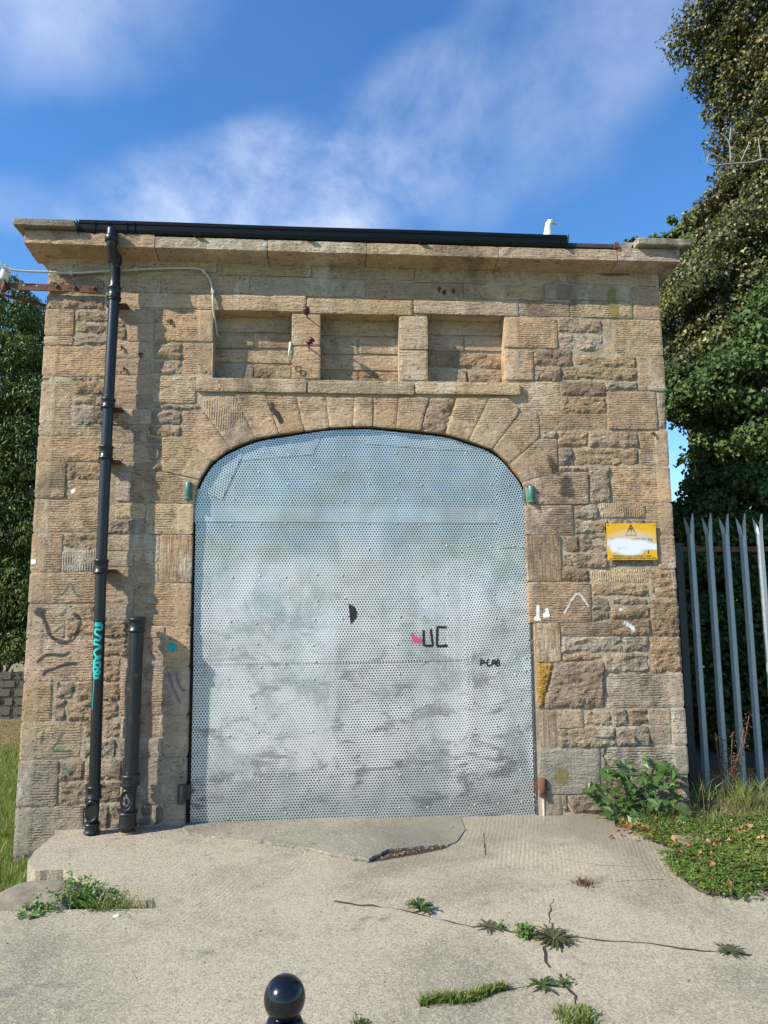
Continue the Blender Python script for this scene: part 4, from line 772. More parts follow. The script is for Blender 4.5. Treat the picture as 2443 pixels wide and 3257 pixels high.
sheet([(xb-.01, zb(xb)), (1.293, zb(1.29)), (1.304, rz+.03), (xb-.02, rz+.10)], .0398, .09)
LAPALL = lambda x, z: .55 if nz(x*12, z*12, 2) > -.15 else 0.0
def clip(p): return [(max(-1.31, x), min(z, arch_top(x)-.001) if -1.3 < x < 1.29 else z) for x, z in p]
def patch(poly, tilt, y):
    p = subdiv(ccw(poly), .03); p = clip(p); q = [p[0]]
    for a in p[1:]:
        if math.hypot(a[0]-q[-1][0], a[1]-q[-1][1]) > .008: q.append(a)
    sheet(q, y, tilt, LAPALL)
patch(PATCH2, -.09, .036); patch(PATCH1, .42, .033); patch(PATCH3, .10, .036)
# domed rivets
rm = MB().lathe((0, 0, 0), [(.0082, 0), (.0078, .002), (.0058, .0042), (.002, .005)], 10, 'Y'); rv0 = rm.done('rivet', M['galv'], None, True)
first = True
cols_ = [-1.262, -1.02, -.80, -.585, -.37, -.155, .06, .27, .46, .645, .835, 1.03, 1.19, 1.275]
rows_ = [.045, .30, .62, .80, 1.02, 1.13, 1.27, 1.46, 1.62, 1.80, 2.01, 2.20, 2.385, 2.51, 2.63, 2.76]
spots = []
for zi, z in enumerate(rows_):
    for xi, x in enumerate(cols_):
        if random.random() < .22 and z > .1: continue
        if .0 < x < .2 and .2 < z < 1.6 and random.random() < .8: continue
        X, Z = x+random.uniform(-.022, .022), z+random.uniform(-.02, .02)+(.003*xi)
        if Z > arch_top(X)-.05: continue
        spots.append((X, Z))
door_objs = [o for o in bld.children_recursive if o.name.startswith('steel_sheet')] if hasattr(bld, 'children_recursive') else []
dv, df = [], []
for o in door_objs:
    b0 = len(dv); dv += [v.co.copy() for v in o.data.vertices]; df += [tuple(b0+i for i in p.vertices) for p in o.data.polygons]
door_bvh = BVHTree.FromPolygons(dv, df)
def door_y(x, z, d=.038):
    h = door_bvh.ray_cast(Vector((x, -.5, z)), Vector((0, 1, 0)))[0]; return h.y if h else d
for X, Z in spots:
    y = door_y(X, Z)
    if first: rv0.location = (X, y, Z); rv0.parent = dr; first = False
    else: inst(rv0, 'rivet', (X, y, Z), dr)
# frame strips, hinges and pins
MB().box(JL-.012, .03, .0, JL+.026, .06, 2.30, .004).done('door_frame', M['frame'], dr)
MB().box(JR-.022, .022, .0, JR+.012, .06, 2.40, .004).done('door_frame', M['frame'], dr)
def hinge(x, z, mat, s):
    mb = MB().lathe((x, -.004, z-.055), [(.024, 0), (.027, .004), (.027, .106), (.023, .112), (.010, .114)], 16)
    mb.box(min(x, x+s*.055), .010, z-.05, max(x, x+s*.055), .030, z+.05, .003)
    o = sm_angle(mb.done('hinge', mat, dr)); mb = MB().lathe((x, -.004, z-.075), [(.029, 0), (.029, .02)], 16); mb.done('hinge_collar', mat, dr); return o
hinge(-1.352, 2.475, M['green'], 1); hinge(1.338, 2.46, M['green'], -1); hinge(-1.335, .235, M['frame'], 1); hinge(1.350, .215, M['rust'], -1)
MB().lathe((1.352, .004, -.01), [(.010, 0), (.010, .15)], 10).done('hinge_pin', M['cable'], dr)

# ---------------------------------------------------------------- paint on walls and door
def wy0(x, z):
    h = wall_bvh.ray_cast(Vector((x, -.6, z)), Vector((0, 1, 0)))[0]; return (h.y if h else 0)-.004
def paint(name, stroke, w, mat, bvh, parent, n=5, taper=True, lift=.0016, label=None):
    c = catmull([Vector((x, z, 0)) for x, z in stroke], n); pts = []
    for a, b_ in zip(c, c[1:]):
        k = max(1, int((b_-a).length/.010)); pts += [a+(b_-a)*i/k for i in range(k)]
    pts.append(c[-1]); v, f, s = [], [], []
    K = 13 if w > .035 else 7 if w > .012 else 3
    for i, p in enumerate(pts):
        a, b_ = pts[max(0, i-1)], pts[min(len(pts)-1, i+1)]; d = (b_-a); d = d.normalized() if d.length > 1e-6 else Vector((1, 0, 0)); nn = Vector((-d.y, d.x, 0))
        ww = w*(1+.25*nz(p.x*15, p.y*15, 6))
        for k in range(K):
            q = (k/(K-1))*2-1; x, z = p.x+nn.x*q*ww, p.y+nn.y*q*ww
            h = bvh.ray_cast(Vector((x, -.6, z)), Vector((0, 1, 0)))[0]; y = h.y if h and h.y < .06 else .006
            v.append((x, y-lift, z)); s.append((1-q*q)*min(1, (i+1)/4, (len(pts)-i)/4))
    for i in range(len(pts)-1):
        for k in range(K-1): f.append((i*K+k, (i+1)*K+k, (i+1)*K+k+1, i*K+k+1))
    o = obj(name, v, f, mat, parent, attr={'soft': s})
    if label: o['label'] = label
    return o
for s_, w in zip(GRB, (.040, .021, .016, .016)): paint('graffiti', s_, w, M['sprayblack'], wall_bvh, bld, label='faded black spray loop on the left quoins')
for s_ in GRG: paint('graffiti', s_, .015, M['spraygreen'], wall_bvh, bld, label='faded green spray lettering on the left quoins')
for s_, w in zip(GRW, (.017, .04, .022, .03, .03, .014, .016, 0, .018, .02)):
    if w: paint('graffiti', s_, w, M['spraywhite'] if w > .016 and w not in (.018, .02) else M['paintwhite'], wall_bvh, bld, label='white paint mark on the sandstone')
for k, (w, mm) in dict(burn=(.030, 'sootpaint'), soot=(.085, 'sootfilm'), soot2=(.05, 'sootfilm'), lichen=(.060, 'lichenfilm'), moss=(.085, 'lichenfilm'), lichen2=(.022, 'lichenfilm'), damp=(.05, 'sootfilm')).items(): paint('stain', STAINS[k], w, M[mm], wall_bvh, bld)
for s_ in GRP: paint('graffiti', s_, .018, M['spraypurple'], wall_bvh, bld, label='faded purple spray curve beside the door')
tx, tz = TEAL[0]; K_ = 22
o = obj('graffiti', [(tx, wy0(tx, tz), tz)]+[(tx+.036*math.cos(k*6.2832/K_)*(1+.15*nz(k, 3.3, 1)), wy0(tx, tz), tz+.032*math.sin(k*6.2832/K_)*(1+.2*nz(k, 7.7, 2))) for k in range(K_)], [(0, (k+1) % K_+1, k+1) for k in range(K_)], M['sprayteal'], bld, attr={'soft': [1.0]+[.45]*K_}); o['label'] = 'round turquoise paint splat left of the door'
paint('graffiti', [TEAL[0], TEAL[1]], .006, M['sprayblack'], wall_bvh, bld)
LD = .0022
for s_ in UC: paint('graffiti', s_, .0095, M['marker'], door_bvh, dr, 1, lift=LD, label='black marker letters UC on the steel door')
for s_ in ACAB: paint('graffiti', s_, .0058, M['marker'], door_bvh, dr, 1, lift=LD, label='black marker letters ACAB on the steel door')
def blob(poly, mat, label):
    p = subdiv(ccw([tuple(q) for q in poly]), .008); p = [(x+.004*nz(x*90, z*90, 1), z+.006*nz(x*90, z*90, 4)) for x, z in p]
    pts = [(x, z) for x in np.arange(min(q[0] for q in p), max(q[0] for q in p), .008) for z in np.arange(min(q[1] for q in p), max(q[1] for q in p), .008) if inside(x, z, p) and edge_dist(x, z, p) > .004]
    v2, f2 = cdt(p, pts); o = obj('graffiti', [(x, door_y(x, z)-.0025, z) for x, z in v2], [tuple(reversed(q)) for q in f2], mat, dr, attr={'soft': [0.2 if i < len(p) else 1.0 for i in range(len(v2))]}); o['label'] = label
blob(BLOB, M['marker'], 'ragged black paint patch in the middle of the steel door'); blob(PINK, M['pinkm'], 'pink marker smear beside the letters UC')
o = paint('graffiti', [(-.26, 1.36), (-.20, 1.40)], .04, M['spraywhite'], door_bvh, dr, lift=LD); o['label'] = 'scratchy white chalk mark on the steel door'

# ---------------------------------------------------------------- gutter and pipes
gut = thing('gutter', 'long black gutter along the front edge of the roof', 'gutter', (-.27, -.25, 4.46))
gj = [-2.207, -1.30, -.42, .47, 1.655]
def gut_z(x): return 4.456+.002*math.sin(x*3)
gp = [(y*.72+.022, z*1.0) for y, z in [(-.172, .100), (-.172, .004), (-.19, -.001), (-.245, -.001), (-.275, .012), (-.286, .035), (-.290, .070), (-.297, .078), (-.300, .100), (-.296, .104), (-.292, .100), (-.286, .080), (-.278, .045), (-.262, .018), (-.232, .008), (-.195, .008), (-.180, .012), (-.178, .100)]]
for a, b_ in zip(gj, gj[1:]):
    mb = MB(); n = len(gp); X = list(np.linspace(a, b_, 8))
    v = [(x, y, gut_z(x)+z) for x in X for y, z in gp]
    mb.add(v, [(i*n+k, (i+1)*n+k, (i+1)*n+(k+1) % n, i*n+(k+1) % n) for i in range(7) for k in range(n)]); o = mb.done('gutter_length', M['gutter'], gut)
    MB().box(b_-.03 if b_ < 1.6 else b_-.012, -.199, gut_z(b_)-.004, b_+.03 if b_ < 1.6 else b_+.004, -.11, gut_z(b_)+.004, .003).done('gutter_union', M['gutter'], gut)
for x in (-2.10, -1.99, -1.86, -1.80):
    mb = MB(); n = 9
    v = [(x+dx, y-.004, gut_z(x)+z-.003) for dx in (-.016, .016) for y, z in gp[:9]]
    mb.add(v, [(k, k+1, n+k+1, n+k) for k in range(n-1)]); mb.done('gutter_union', M['gutter'], gut)
for x, d in ((-2.209, -1), (1.655, 1)):
    MB().prism([(x, 4.452), (x+d*.004, 4.452), (x+d*.018, 4.562), (x+d*.014, 4.562)], -.196, -.10).done('gutter_end', M['gutter'], gut)

def pipe_thing(name, label, xt, y, ztop, zbot, rad, collars, mat, ovals):
    th = thing(name, label, 'drainpipe', (xt[-1][0], y, zbot))
    zs = list(np.linspace(ztop, zbot, 24)); xs_ = sorted(xt, key=lambda q: q[1])
    px_ = lambda z: float(np.interp(z, [q[1] for q in xs_], [q[0] for q in xs_]))
    MB().tube([(px_(z), y, z) for z in zs], rad, 20).done('pipe', mat, th, True)
    for z, h, e_ in collars:
        pr = [(rad, 0), (rad+e_*.8, .004), (rad+e_, .010), (rad+e_, .016), (rad+e_*.55, .022), (rad+e_*.55, h-.022), (rad+e_, h-.016), (rad+e_, h-.008), (rad+e_*.7, h-.002), (rad, h)] if h > .05 else [(rad, 0), (rad+e_, .004), (rad+e_, h-.004), (rad, h)]
        sm_angle(MB().lathe((px_(z), y, z-h/2), pr, 24).done('collar', mat, th), 50)
    for z, lab in ovals:
        mb = MB(); K = 24; v = []
        for k in range(K):
            a = 2*math.pi*k/K
            for sc_, dy in ((1.30, 0), (1.26, -.012), (1.0, -.012), (.95, .0)):
                xx, zz_ = math.cos(a)*.038*sc_, math.sin(a)*.060*sc_
                xr_ = min(.97, abs(xx)/(rad+.006)); yc = -(rad+.004)*math.sqrt(1-xr_*xr_)
                v.append((px_(z)+xx, y+yc*.55-.022+dy+.004, z+zz_))
        mb.add(v, [(k*4+j, k*4+j+1, ((k+1) % K)*4+j+1, ((k+1) % K)*4+j) for k in range(K) for j in range(3)])
        mb.done('inspection_rim', mat, th, True)
        vs = [(px_(z)+math.cos(2*math.pi*k/K)*.037, y-rad-.0035, z+math.sin(2*math.pi*k/K)*.059) for k in range(K)]
        obj('inspection_hole', vs, [tuple(reversed(range(K)))], M['dark'], th)
    return th, px_
p1 = [PIPE1[k] for k in PIPE1]
dp, dpx = pipe_thing('drainpipe', 'tall black cast iron drainpipe running from the gutter to the ground', p1, -.115, 4.20, .0, .040,
    [(4.00, .10, .014), (3.945, .016, .010), (3.115, .085, .014), (2.735, .11, .015), (1.878, .11, .015), (1.487, .014, .012), (.285, .095, .014), (.045, .075, .016)], M['iron'], [(.165, '')])
MB().tube([Vector(q) for q in catmull([(-1.946, -.218, 4.478), (-1.946, -.218, 4.37), (-1.944, -.19, 4.31), (-1.942, -.135, 4.25), (-1.942, -.115, 4.19)], 5)], .037, 18).done('swan_neck', M['iron'], dp, True)
MB().lathe((-1.946, -.218, 4.365), [(.040, 0), (.048, .006), (.048, .05), (.04, .056)], 20).done('collar', M['iron'], dp, True)
MB().lathe((-1.942, -.125, 4.235), [(.040, 0), (.050, .006), (.050, .07), (.043, .08)], 20).done('collar', M['iron'], dp, True)
for z in (3.93, 3.09, 2.68, 1.85):
    mb = MB().box(dpx(z)-.075, -.075, z-.012, dpx(z)+.085, .004, z+.010, .004); mb.done('pipe_bracket', M['rust'], dp)
# turquoise tag painted down the front of the pipe
tagk = [(-.6, 1.455), (.0, 1.45), (.7, 1.452), (.55, 1.42), (-.3, 1.425), (-.5, 1.40), (-.1, 1.385), (.5, 1.37), (.3, 1.345), (-.45, 1.35), (-.6, 1.32), (.1, 1.315), (.6, 1.295), (-.1, 1.28), (-.6, 1.26), (-.2, 1.235), (.35, 1.215), (.55, 1.235), (-.45, 1.20), (-.6, 1.175), (.5, 1.19), (.45, 1.15), (-.5, 1.16), (-.45, 1.12), (.4, 1.135), (.42, 1.105), (-.35, 1.11), (-.25, 1.08), (.5, 1.083)]
def pipe_paint(path, w, n=4):
    c = catmull([Vector((a, z, 0)) for a, z in path], n); v, f = [], []; rr = .0412
    for i, p in enumerate(c):
        a, b_ = c[max(0, i-1)], c[min(len(c)-1, i+1)]; d = Vector(((b_.x-a.x)*rr, b_.y-a.y)); d = d.normalized() if d.length > 1e-7 else Vector((1, 0)); nn = Vector((-d.y, d.x))
        for q in (-1, 1):
            an = p.x+nn.x*q*w/rr; z = p.y+nn.y*q*w; v.append((dpx(z)+math.sin(an)*rr, -.115-math.cos(an)*rr, z))
    for i in range(len(c)-1): f.append((i*2, i*2+1, i*2+3, i*2+2))
    o = obj('graffiti', v, f, M['teal'], dp); o['label'] = 'turquoise painted tag down the front of the pipe'
pipe_paint(tagk, .0085); pipe_paint([(-.55, 1.47), (.6, 1.468)], .006); pipe_paint([(-.4, 1.08), (-.42, 1.0), (-.5, .93), (-.58, .86)], .0022)
p2 = [PIPE2[k] for k in PIPE2]
sp_, spx = pipe_thing('stub_pipe', 'short black capped iron pipe standing between the drainpipe and the door', p2, -.125, 1.44, .02, .049,
    [(1.452, .105, .016), (.365, .085, .018), (.10, .11, .018)], M['ironrust'], [(.235, '')])
MB().lathe((spx(1.5), -.125, 1.495), [(.058, 0), (.058, .012), (.046, .016), (.046, .002), (.002, .0)], 24).done('pipe_mouth', M['dark'], sp_)
mb = MB(); mb.lathe((spx(.01), -.125, -.02), [(.047, 0), (.049, .01), (.047, .07)], 20); mb.done('spigot', plain('ochre_stained_iron', (.30, .20, .10), .9, 0, 30, .6, .002), sp_, True)
mb = MB(); K = 14
mb.add([(spx(.24)+.02*math.cos(k*.9)*(1+.5*math.sin(k*2.1)), -.125-.049-.006-.004*math.sin(k*1.7), .235+.04*math.sin(k*.9)*(1+.4*math.cos(k*3))) for k in range(K)], [(k, k+1, k+2) for k in range(K-2)])
tag(mb.done('plastic_wrapper', plain('crumpled_clear_wrapper', (.16, .14, .15), .22)), 'crumpled shiny plastic wrapper stuffed in the hole of the short pipe', 'litter')

# ---------------------------------------------------------------- cable, bracket, insulators, wall irons
cb = thing('conduit', 'white cable conduit along the wall top bending down into the first blind window', 'cable', (-1.9, -.02, 4.2))
def wy(x, z, d=0): 
    h = wall_bvh.ray_cast(Vector((x, -.6, z)), Vector((0, 1, 0)))[0]; return h.y if h else d
cpts = []
for i, (x, z) in enumerate(CONDUIT):
    y = -.024
    if x < -2.45: y = -.05-.02*min(3, (-2.45-x)/.15)
    if abs(x+1.944) < .12: y = -.03
    if i == len(CONDUIT)-1: y = .09
    cpts.append((x, y, z))
MB().tube(catmull(cpts, 5), .0085, 10).done('cable_sheath', M['cable'], cb, True)
for i in (5, 7, 10, 12):
    x, z = CONDUIT[i]; MB().box(x-.012, -.036, z-.016, x+.012, -.002, z+.016, .003).done('clip', M['cable'], cb)
bk = thing('cable_bracket', 'rusty flat iron bracket bolted to the top left corner and reaching past the wall', 'bracket', (-2.3, -.02, 4.07))
(b0x, b0z), (b1x, b1z), (d0x, d0z), (d1x, d1z), (i0x, i0z), (i1x, i1z) = BRK[:6]
MB().prism([(b0x, b0z-.030), (b1x, b1z-.030), (b1x, b1z+.028), (b0x, b0z+.022)], -.040, -.030).done('arm', M['rust'], bk)
MB().tube([(d0x-.3, -.05, d0z+.06), (d0x, -.05, d0z), (d1x+.03, .06, d1z)], .012, 10).done('brace', M['rust'], bk, True)
for x, z in BRK[6:9]:
    mb = MB().lathe((x, -.040, z), [(.017, 0), (.016, .008), (.006, .014)], 6, 'Y'); mb.done('bolt', M['rust'], bk)
for x, z in BRK[9:]:
    obj('bolt_hole', [(x+.006*math.cos(k*.785), -.0412, z+.006*math.sin(k*.785)) for k in range(8)], [tuple(range(8))], M['cable'], bk)
mb = MB().lathe((i0x, -.052, i0z-.06), [(.010, 0), (.018, .004), (.018, .05), (.010, .055), (.010, .09)], 12); mb.done('pin', M['rust'], bk, True)
ins = thing('ceramic_insulator', 'white ceramic insulator carrying the cable on the rusty bracket', 'insulator', (i0x, -.052, i1z-.06))
MB().lathe((i0x, -.052, i1z-.075), [(.022, 0), (.030, .006), (.030, .075), (.026, .092), (.018, .098), (.018, .106), (.024, .112), (.012, .122)], 20).done('insulator_body', M['white'], ins, True)
for i, ((x, z), d) in enumerate(zip(INS[:2], (Vector((.0, -1, .10)), Vector((.18, -1, .12))))):
    y = wy(x, z); d.normalize()
    th = thing('porcelain_insulator', ('brown ribbed porcelain insulator at the top of the first pier', 'brown ribbed porcelain insulator tilted on the middle of the first pier')[i], 'insulator', (x, y, z), 'brown insulators on the first pier')
    mb = MB().tube([Vector((x, y, z))+d*a for a in (-.02, .05, .16)], .006, 8); mb.done('pin', M['rust'], th)
    prof = [(.03, .016), (.032, .034), (.045, .036), (.050, .020), (.064, .020), (.068, .036), (.082, .038), (.088, .022), (.102, .022), (.106, .033), (.120, .033), (.128, .018), (.132, .004)]
    tip = Vector((.9, 0, .15)) if i else Vector((1, 0, 0)); ax = (d*.35+tip*.8+Vector((0, 0, .45))).normalized() if i else (d*.9+Vector((0, 0, .2))).normalized()
    cpos = Vector((x, y, z))+d*.11; 
    mb = MB().tube([cpos+ax*(a-.08)*.62 for a, _ in prof], [r_*.72 for _, r_ in prof], 16); mb.done('insulator_body', M['porc'], th, True)
x, z = INS[2]; y = wy(x, z)
eb = thing('eye_bolt', 'small rusty eye bolt with a wire tail low on the first pier', 'bolt', (x, y, z))
mb = MB().tube([(x+.022*math.cos(a), y-.018, z+.022*math.sin(a)) for a in np.linspace(0, 6.4, 16)], .0045, 6); mb.done('ring', M['rust'], eb, True)
MB().tube([(x-.02, y-.015, z+.01), (x-.05, y-.012, z+.04), (x-.08, y-.008, z+.075)], .002, 6).done('wire', M['rust'], eb)
x, z = -.583, 3.62
wt = tag(MB().tube([(x-.005, .05, 3.69), (x+.0, -.004, 3.67), (x-.004, -.008, 3.62), (x-.012, -.006, 3.55)], [.009, .010, .010, .008], 10).done('cable_end', M['white'], None, True), 'short white cable end hanging out of the first blind window', 'cable')
labs = ['left', 'lower', 'right']
for i, (x, z) in enumerate(HOLES[:3]):
    y = wy(x, z); mb = MB().lathe((x, y+.006, z), [(.017, 0), (.017, .010), (.010, .011), (.006, .004)], 10, 'Y')
    tag(mb.done('bolt_stub', M['rust']), ('upper left rusty bolt stub of the three above the third blind window', 'lowest rusty bolt stub of the three above the third blind window', 'right hand rusty bolt stub of the three above the third blind window')[i], 'bolt', 'rusty bolt stubs above the third blind window')
    paint('stain', [(x-.012, z-.006), (x+.012, z-.006)], .034, M['oxide'], wall_bvh, bld)
il = ['bent rusty wall iron between the drainpipe and the first blind window, upper one', 'star shaped rusty wall iron right of the upper drainpipe', 'dark iron stub beside the upper drainpipe, lower one', 'dark iron stub beside the upper drainpipe, upper one', '', 'thin rusty nail high on the right quoins', 'iron stub in the small stone low on the right pier']
for i, (x, z) in enumerate(HOLES[3:]):
    if i == 4: x, z = HOLES[8]
    y = wy(x, z)
    if not il[i]: il[i] = 'thin rusty nail at the right edge of the wall'
    mb = MB().tube([(x, y+.01, z), (x+.002, y-.012, z+.003), (x+.006, y-.014, z-.012), (x+.008, y-.010, z-.034)], [.008, .009, .007, .003], 7)
    if i in (1, 0): mb.tube([(x-.028, y-.005, z+.004), (x, y-.010, z), (x+.024, y-.005, z+.010)], [.003, .008, .004], 7)
    tag(mb.done('wall_iron', M['rust'], None, True), il[i], 'iron stub', 'rusty irons left in the wall')

# ---------------------------------------------------------------- warning sign
sx0, sz1 = SIGN[0]; sx1, sz0 = SIGN[2]; SW, SH = sx1-sx0, sz1-sz0; sy = -.020
sg = thing('warning_sign', 'yellow danger keep out sign half covered with white spray on the right of the wall', 'sign', (sx0, sy, sz0))
MB().box(sx0, sy, sz0, sx1, sy+.004, sz1, .001).done('plate', M['signY'], sg)
S_ = lambda u, v_: (sx0+u*SW, sz0+v_*SH)
def sign_poly(polys, mat, name, dy=.0008):
    mb = MB()
    for p in polys: 
        b0 = len(mb.v); mb.add([(x, sy-dy, z) for x, z in p], [tuple(range(len(p)))])
    return mb.done(name, mat, sg)
A_, B_, C_ = S_(.492, .985), S_(.365, .655), S_(.62, .655)
inn = lambda p, k: ((p[0]-(A_[0]+B_[0]+C_[0])/3)*k+(A_[0]+B_[0]+C_[0])/3, (p[1]-(A_[1]+B_[1]+C_[1])/3)*k+(A_[1]+B_[1]+C_[1])/3)
a_, b__, c__ = inn(A_, .72), inn(B_, .72), inn(C_, .72)
sign_poly([[A_, B_, b__, a_], [B_, C_, c__, b__], [C_, A_, a_, c__]], M['black'], 'triangle')
ex = S_(.492, 0)[0]
sign_poly([[(ex-.008, S_(0, .87)[1]), (ex+.008, S_(0, .87)[1]), (ex+.0035, S_(0, .76)[1]), (ex-.0035, S_(0, .76)[1])], [(ex+.006*math.cos(k*.7), S_(0, .71)[1]+.006*math.sin(k*.7)) for k in range(9)]], M['black'], 'exclamation_mark')
def text(s, u, v_, size, width):
    cu = bpy.data.curves.new('lettering', 'FONT'); cu.body = s; cu.size = size; cu.align_x = 'LEFT'; cu.offset = size*.015
    to = bpy.data.objects.new('lettering', cu); COL.objects.link(to); dg = bpy.context.evaluated_depsgraph_get(); dg.update()
    me = bpy.data.meshes.new_from_object(to.evaluated_get(dg)); bpy.data.objects.remove(to)
    xs = [v.co.x for v in me.vertices]; k = width/(max(xs)-min(xs)); x, z = S_(u, v_)
    vs = [(x+(v.co.x-min(xs))*k, sy-.0010, z+v.co.y) for v in me.vertices]; fs = [tuple(p.vertices) for p in me.polygons]
    obj('lettering', vs, fs, M['black'], sg)
text('DANGER', .06, .385, .088, SW*.885); text('KEEP OUT', .13, .175, .062, SW*.74)
text('WARNING: PLEASE INSTRUCT YOUR', .09, .085, .0185, SW*.79); text('CHILDREN TO KEEP AWAY FROM THIS SITE', .075, .022, .0185, SW*.88)
for u, v_ in ((.03, .955), (.97, .955), (.045, .03), (.965, .03)):
    x, z = S_(u, v_); MB().lathe((x, sy, z), [(.005, 0), (.004, .003)], 8, 'Y').done('screw', M['rust'], sg)
m_, t, b = newmat('white_spray_cloud'); oc = N(t, 'ShaderNodeTexCoord').outputs['Object']; so = N(t, 'ShaderNodeSeparateXYZ', {0: oc})
u_ = MA(t, 'DIVIDE', so.outputs[0], SW); v__ = MA(t, 'DIVIDE', so.outputs[2], SH); nn = MA(t, 'MULTIPLY_ADD', NOI(t, oc, 26, 3), .16, -.08)
def ell(cu, cv, ru, rv, soft):
    d = MA(t, 'ADD', MA(t, 'POWER', MA(t, 'ABSOLUTE', MA(t, 'DIVIDE', MA(t, 'SUBTRACT', u_, cu), ru)), 2.0), MA(t, 'POWER', MA(t, 'ABSOLUTE', MA(t, 'DIVIDE', MA(t, 'SUBTRACT', v__, cv), rv)), 2.0))
    return RAMP(t, MA(t, 'ADD', d, MA(t, 'MULTIPLY', nn, 2.0)), 1+soft, 1-soft)
k = None
for e_ in ((.30, .46, .34, .15, .75), (.60, .40, .36, .16, .7), (.45, .24, .30, .12, .7), (.95, .36, .30, .09, .7), (.14, .36, .10, .17, .7)):
    s_ = ell(*e_); k = s_ if k is None else MA(t, 'MAXIMUM', k, s_)
halo = MA(t, 'MULTIPLY', ell(.5, .58, .46, .22, .7), .38); k = MA(t, 'MULTIPLY', MA(t, 'MAXIMUM', k, halo), .90)
setb(t, b, Base_Color=(.80, .81, .80), Roughness=.6)
ms = N(t, 'ShaderNodeMixShader', {0: k, 1: N(t, 'ShaderNodeBsdfTransparent').outputs[0], 2: b.outputs[0]}); t.links.new(ms.outputs[0], [n_ for n_ in t.nodes if n_.type == 'OUTPUT_MATERIAL'][0].inputs[0])
obj('spray_paint', [(sx0+.0015, sy-.0016, sz0+.0015), (sx1-.0015, sy-.0016, sz0+.0015), (sx1-.0015, sy-.0016, sz1-.0015), (sx0+.0015, sy-.0016, sz1-.0015)], [(0, 1, 2, 3)], m_, sg)

# ---------------------------------------------------------------- gull on the roof
gl = thing('seagull', 'white gull sitting behind the gutter near the right end of the roof looking right', 'bird', (1.57, .12, 4.475))
spine = [((1.545, .42, 4.60), .008), ((1.55, .36, 4.605), .030), ((1.555, .27, 4.605), .062), ((1.56, .17, 4.602), .074), ((1.566, .09, 4.612), .062), ((1.570, .055, 4.645), .045), ((1.572, .048, 4.68), .034), ((1.574, .046, 4.715), .027), ((1.577, .046, 4.745), .0245), ((1.582, .045, 4.768), .026), ((1.592, .045, 4.782), .0265), ((1.604, .045, 4.784), .023), ((1.613, .045, 4.781), .014), ((1.618, .045, 4.779), .006)]
MB().tube([p for p, _ in spine], [r_ for _, r_ in spine], 16).done('body', M['feather'], gl, True)
MB().tube([(1.610, .045, 4.780), (1.628, .045, 4.778), (1.640, .045, 4.775), (1.645, .045, 4.769)], [.0095, .0085, .006, .0015], 10).done('beak', M['beak'], gl, True)
for s_ in (-1, 1):
    MB().lathe((1.598, .045+s_*.0215, 4.788), [(.0036, -.0035), (.0036, .0035)], 10, 'Y').done('eye', M['black'], gl)
    MB().tube([(1.557+s_*.055, .10, 4.625), (1.556+s_*.068, .2, 4.625), (1.552+s_*.05, .33, 4.62), (1.55+s_*.02, .46, 4.61)], [.012, .034, .026, .004], 10).done('wing', M['wing'], gl, True)
    MB().tube([(1.56+s_*.028, .15, 4.55), (1.56+s_*.028, .145, 4.474)], .004, 6).done('leg', M['beak'], gl)

for o_ in [gl]: o_.scale = (1.1, 1.1, 1.1); o_.location = (1.568, .115, 4.475-.020)
# ---------------------------------------------------------------- bollard in the foreground
bc = (-.349, -3.471)
bo = thing('bollard', 'gloss black ball topped bollard at the bottom edge in front of the building', 'bollard', (bc[0], bc[1], 0))
BZ = .62
MB().lathe((bc[0], bc[1], BZ), [(.0005, -.052)]+[(.052*math.cos(a), .052*math.sin(a)) for a in np.linspace(-1.45, 1.5, 22)], 40).done('ball', M['bollard'], bo, True)
MB().lathe((bc[0], bc[1], 0), [(.066, 0), (.066, .03), (.058, .05), (.054, .46), (.058, .475), (.062, .49), (.062, .505), (.056, .515), (.060, .530), (.058, .545), (.046, .560), (.040, .575)], 40).done('post', M['bollard'], bo, True)

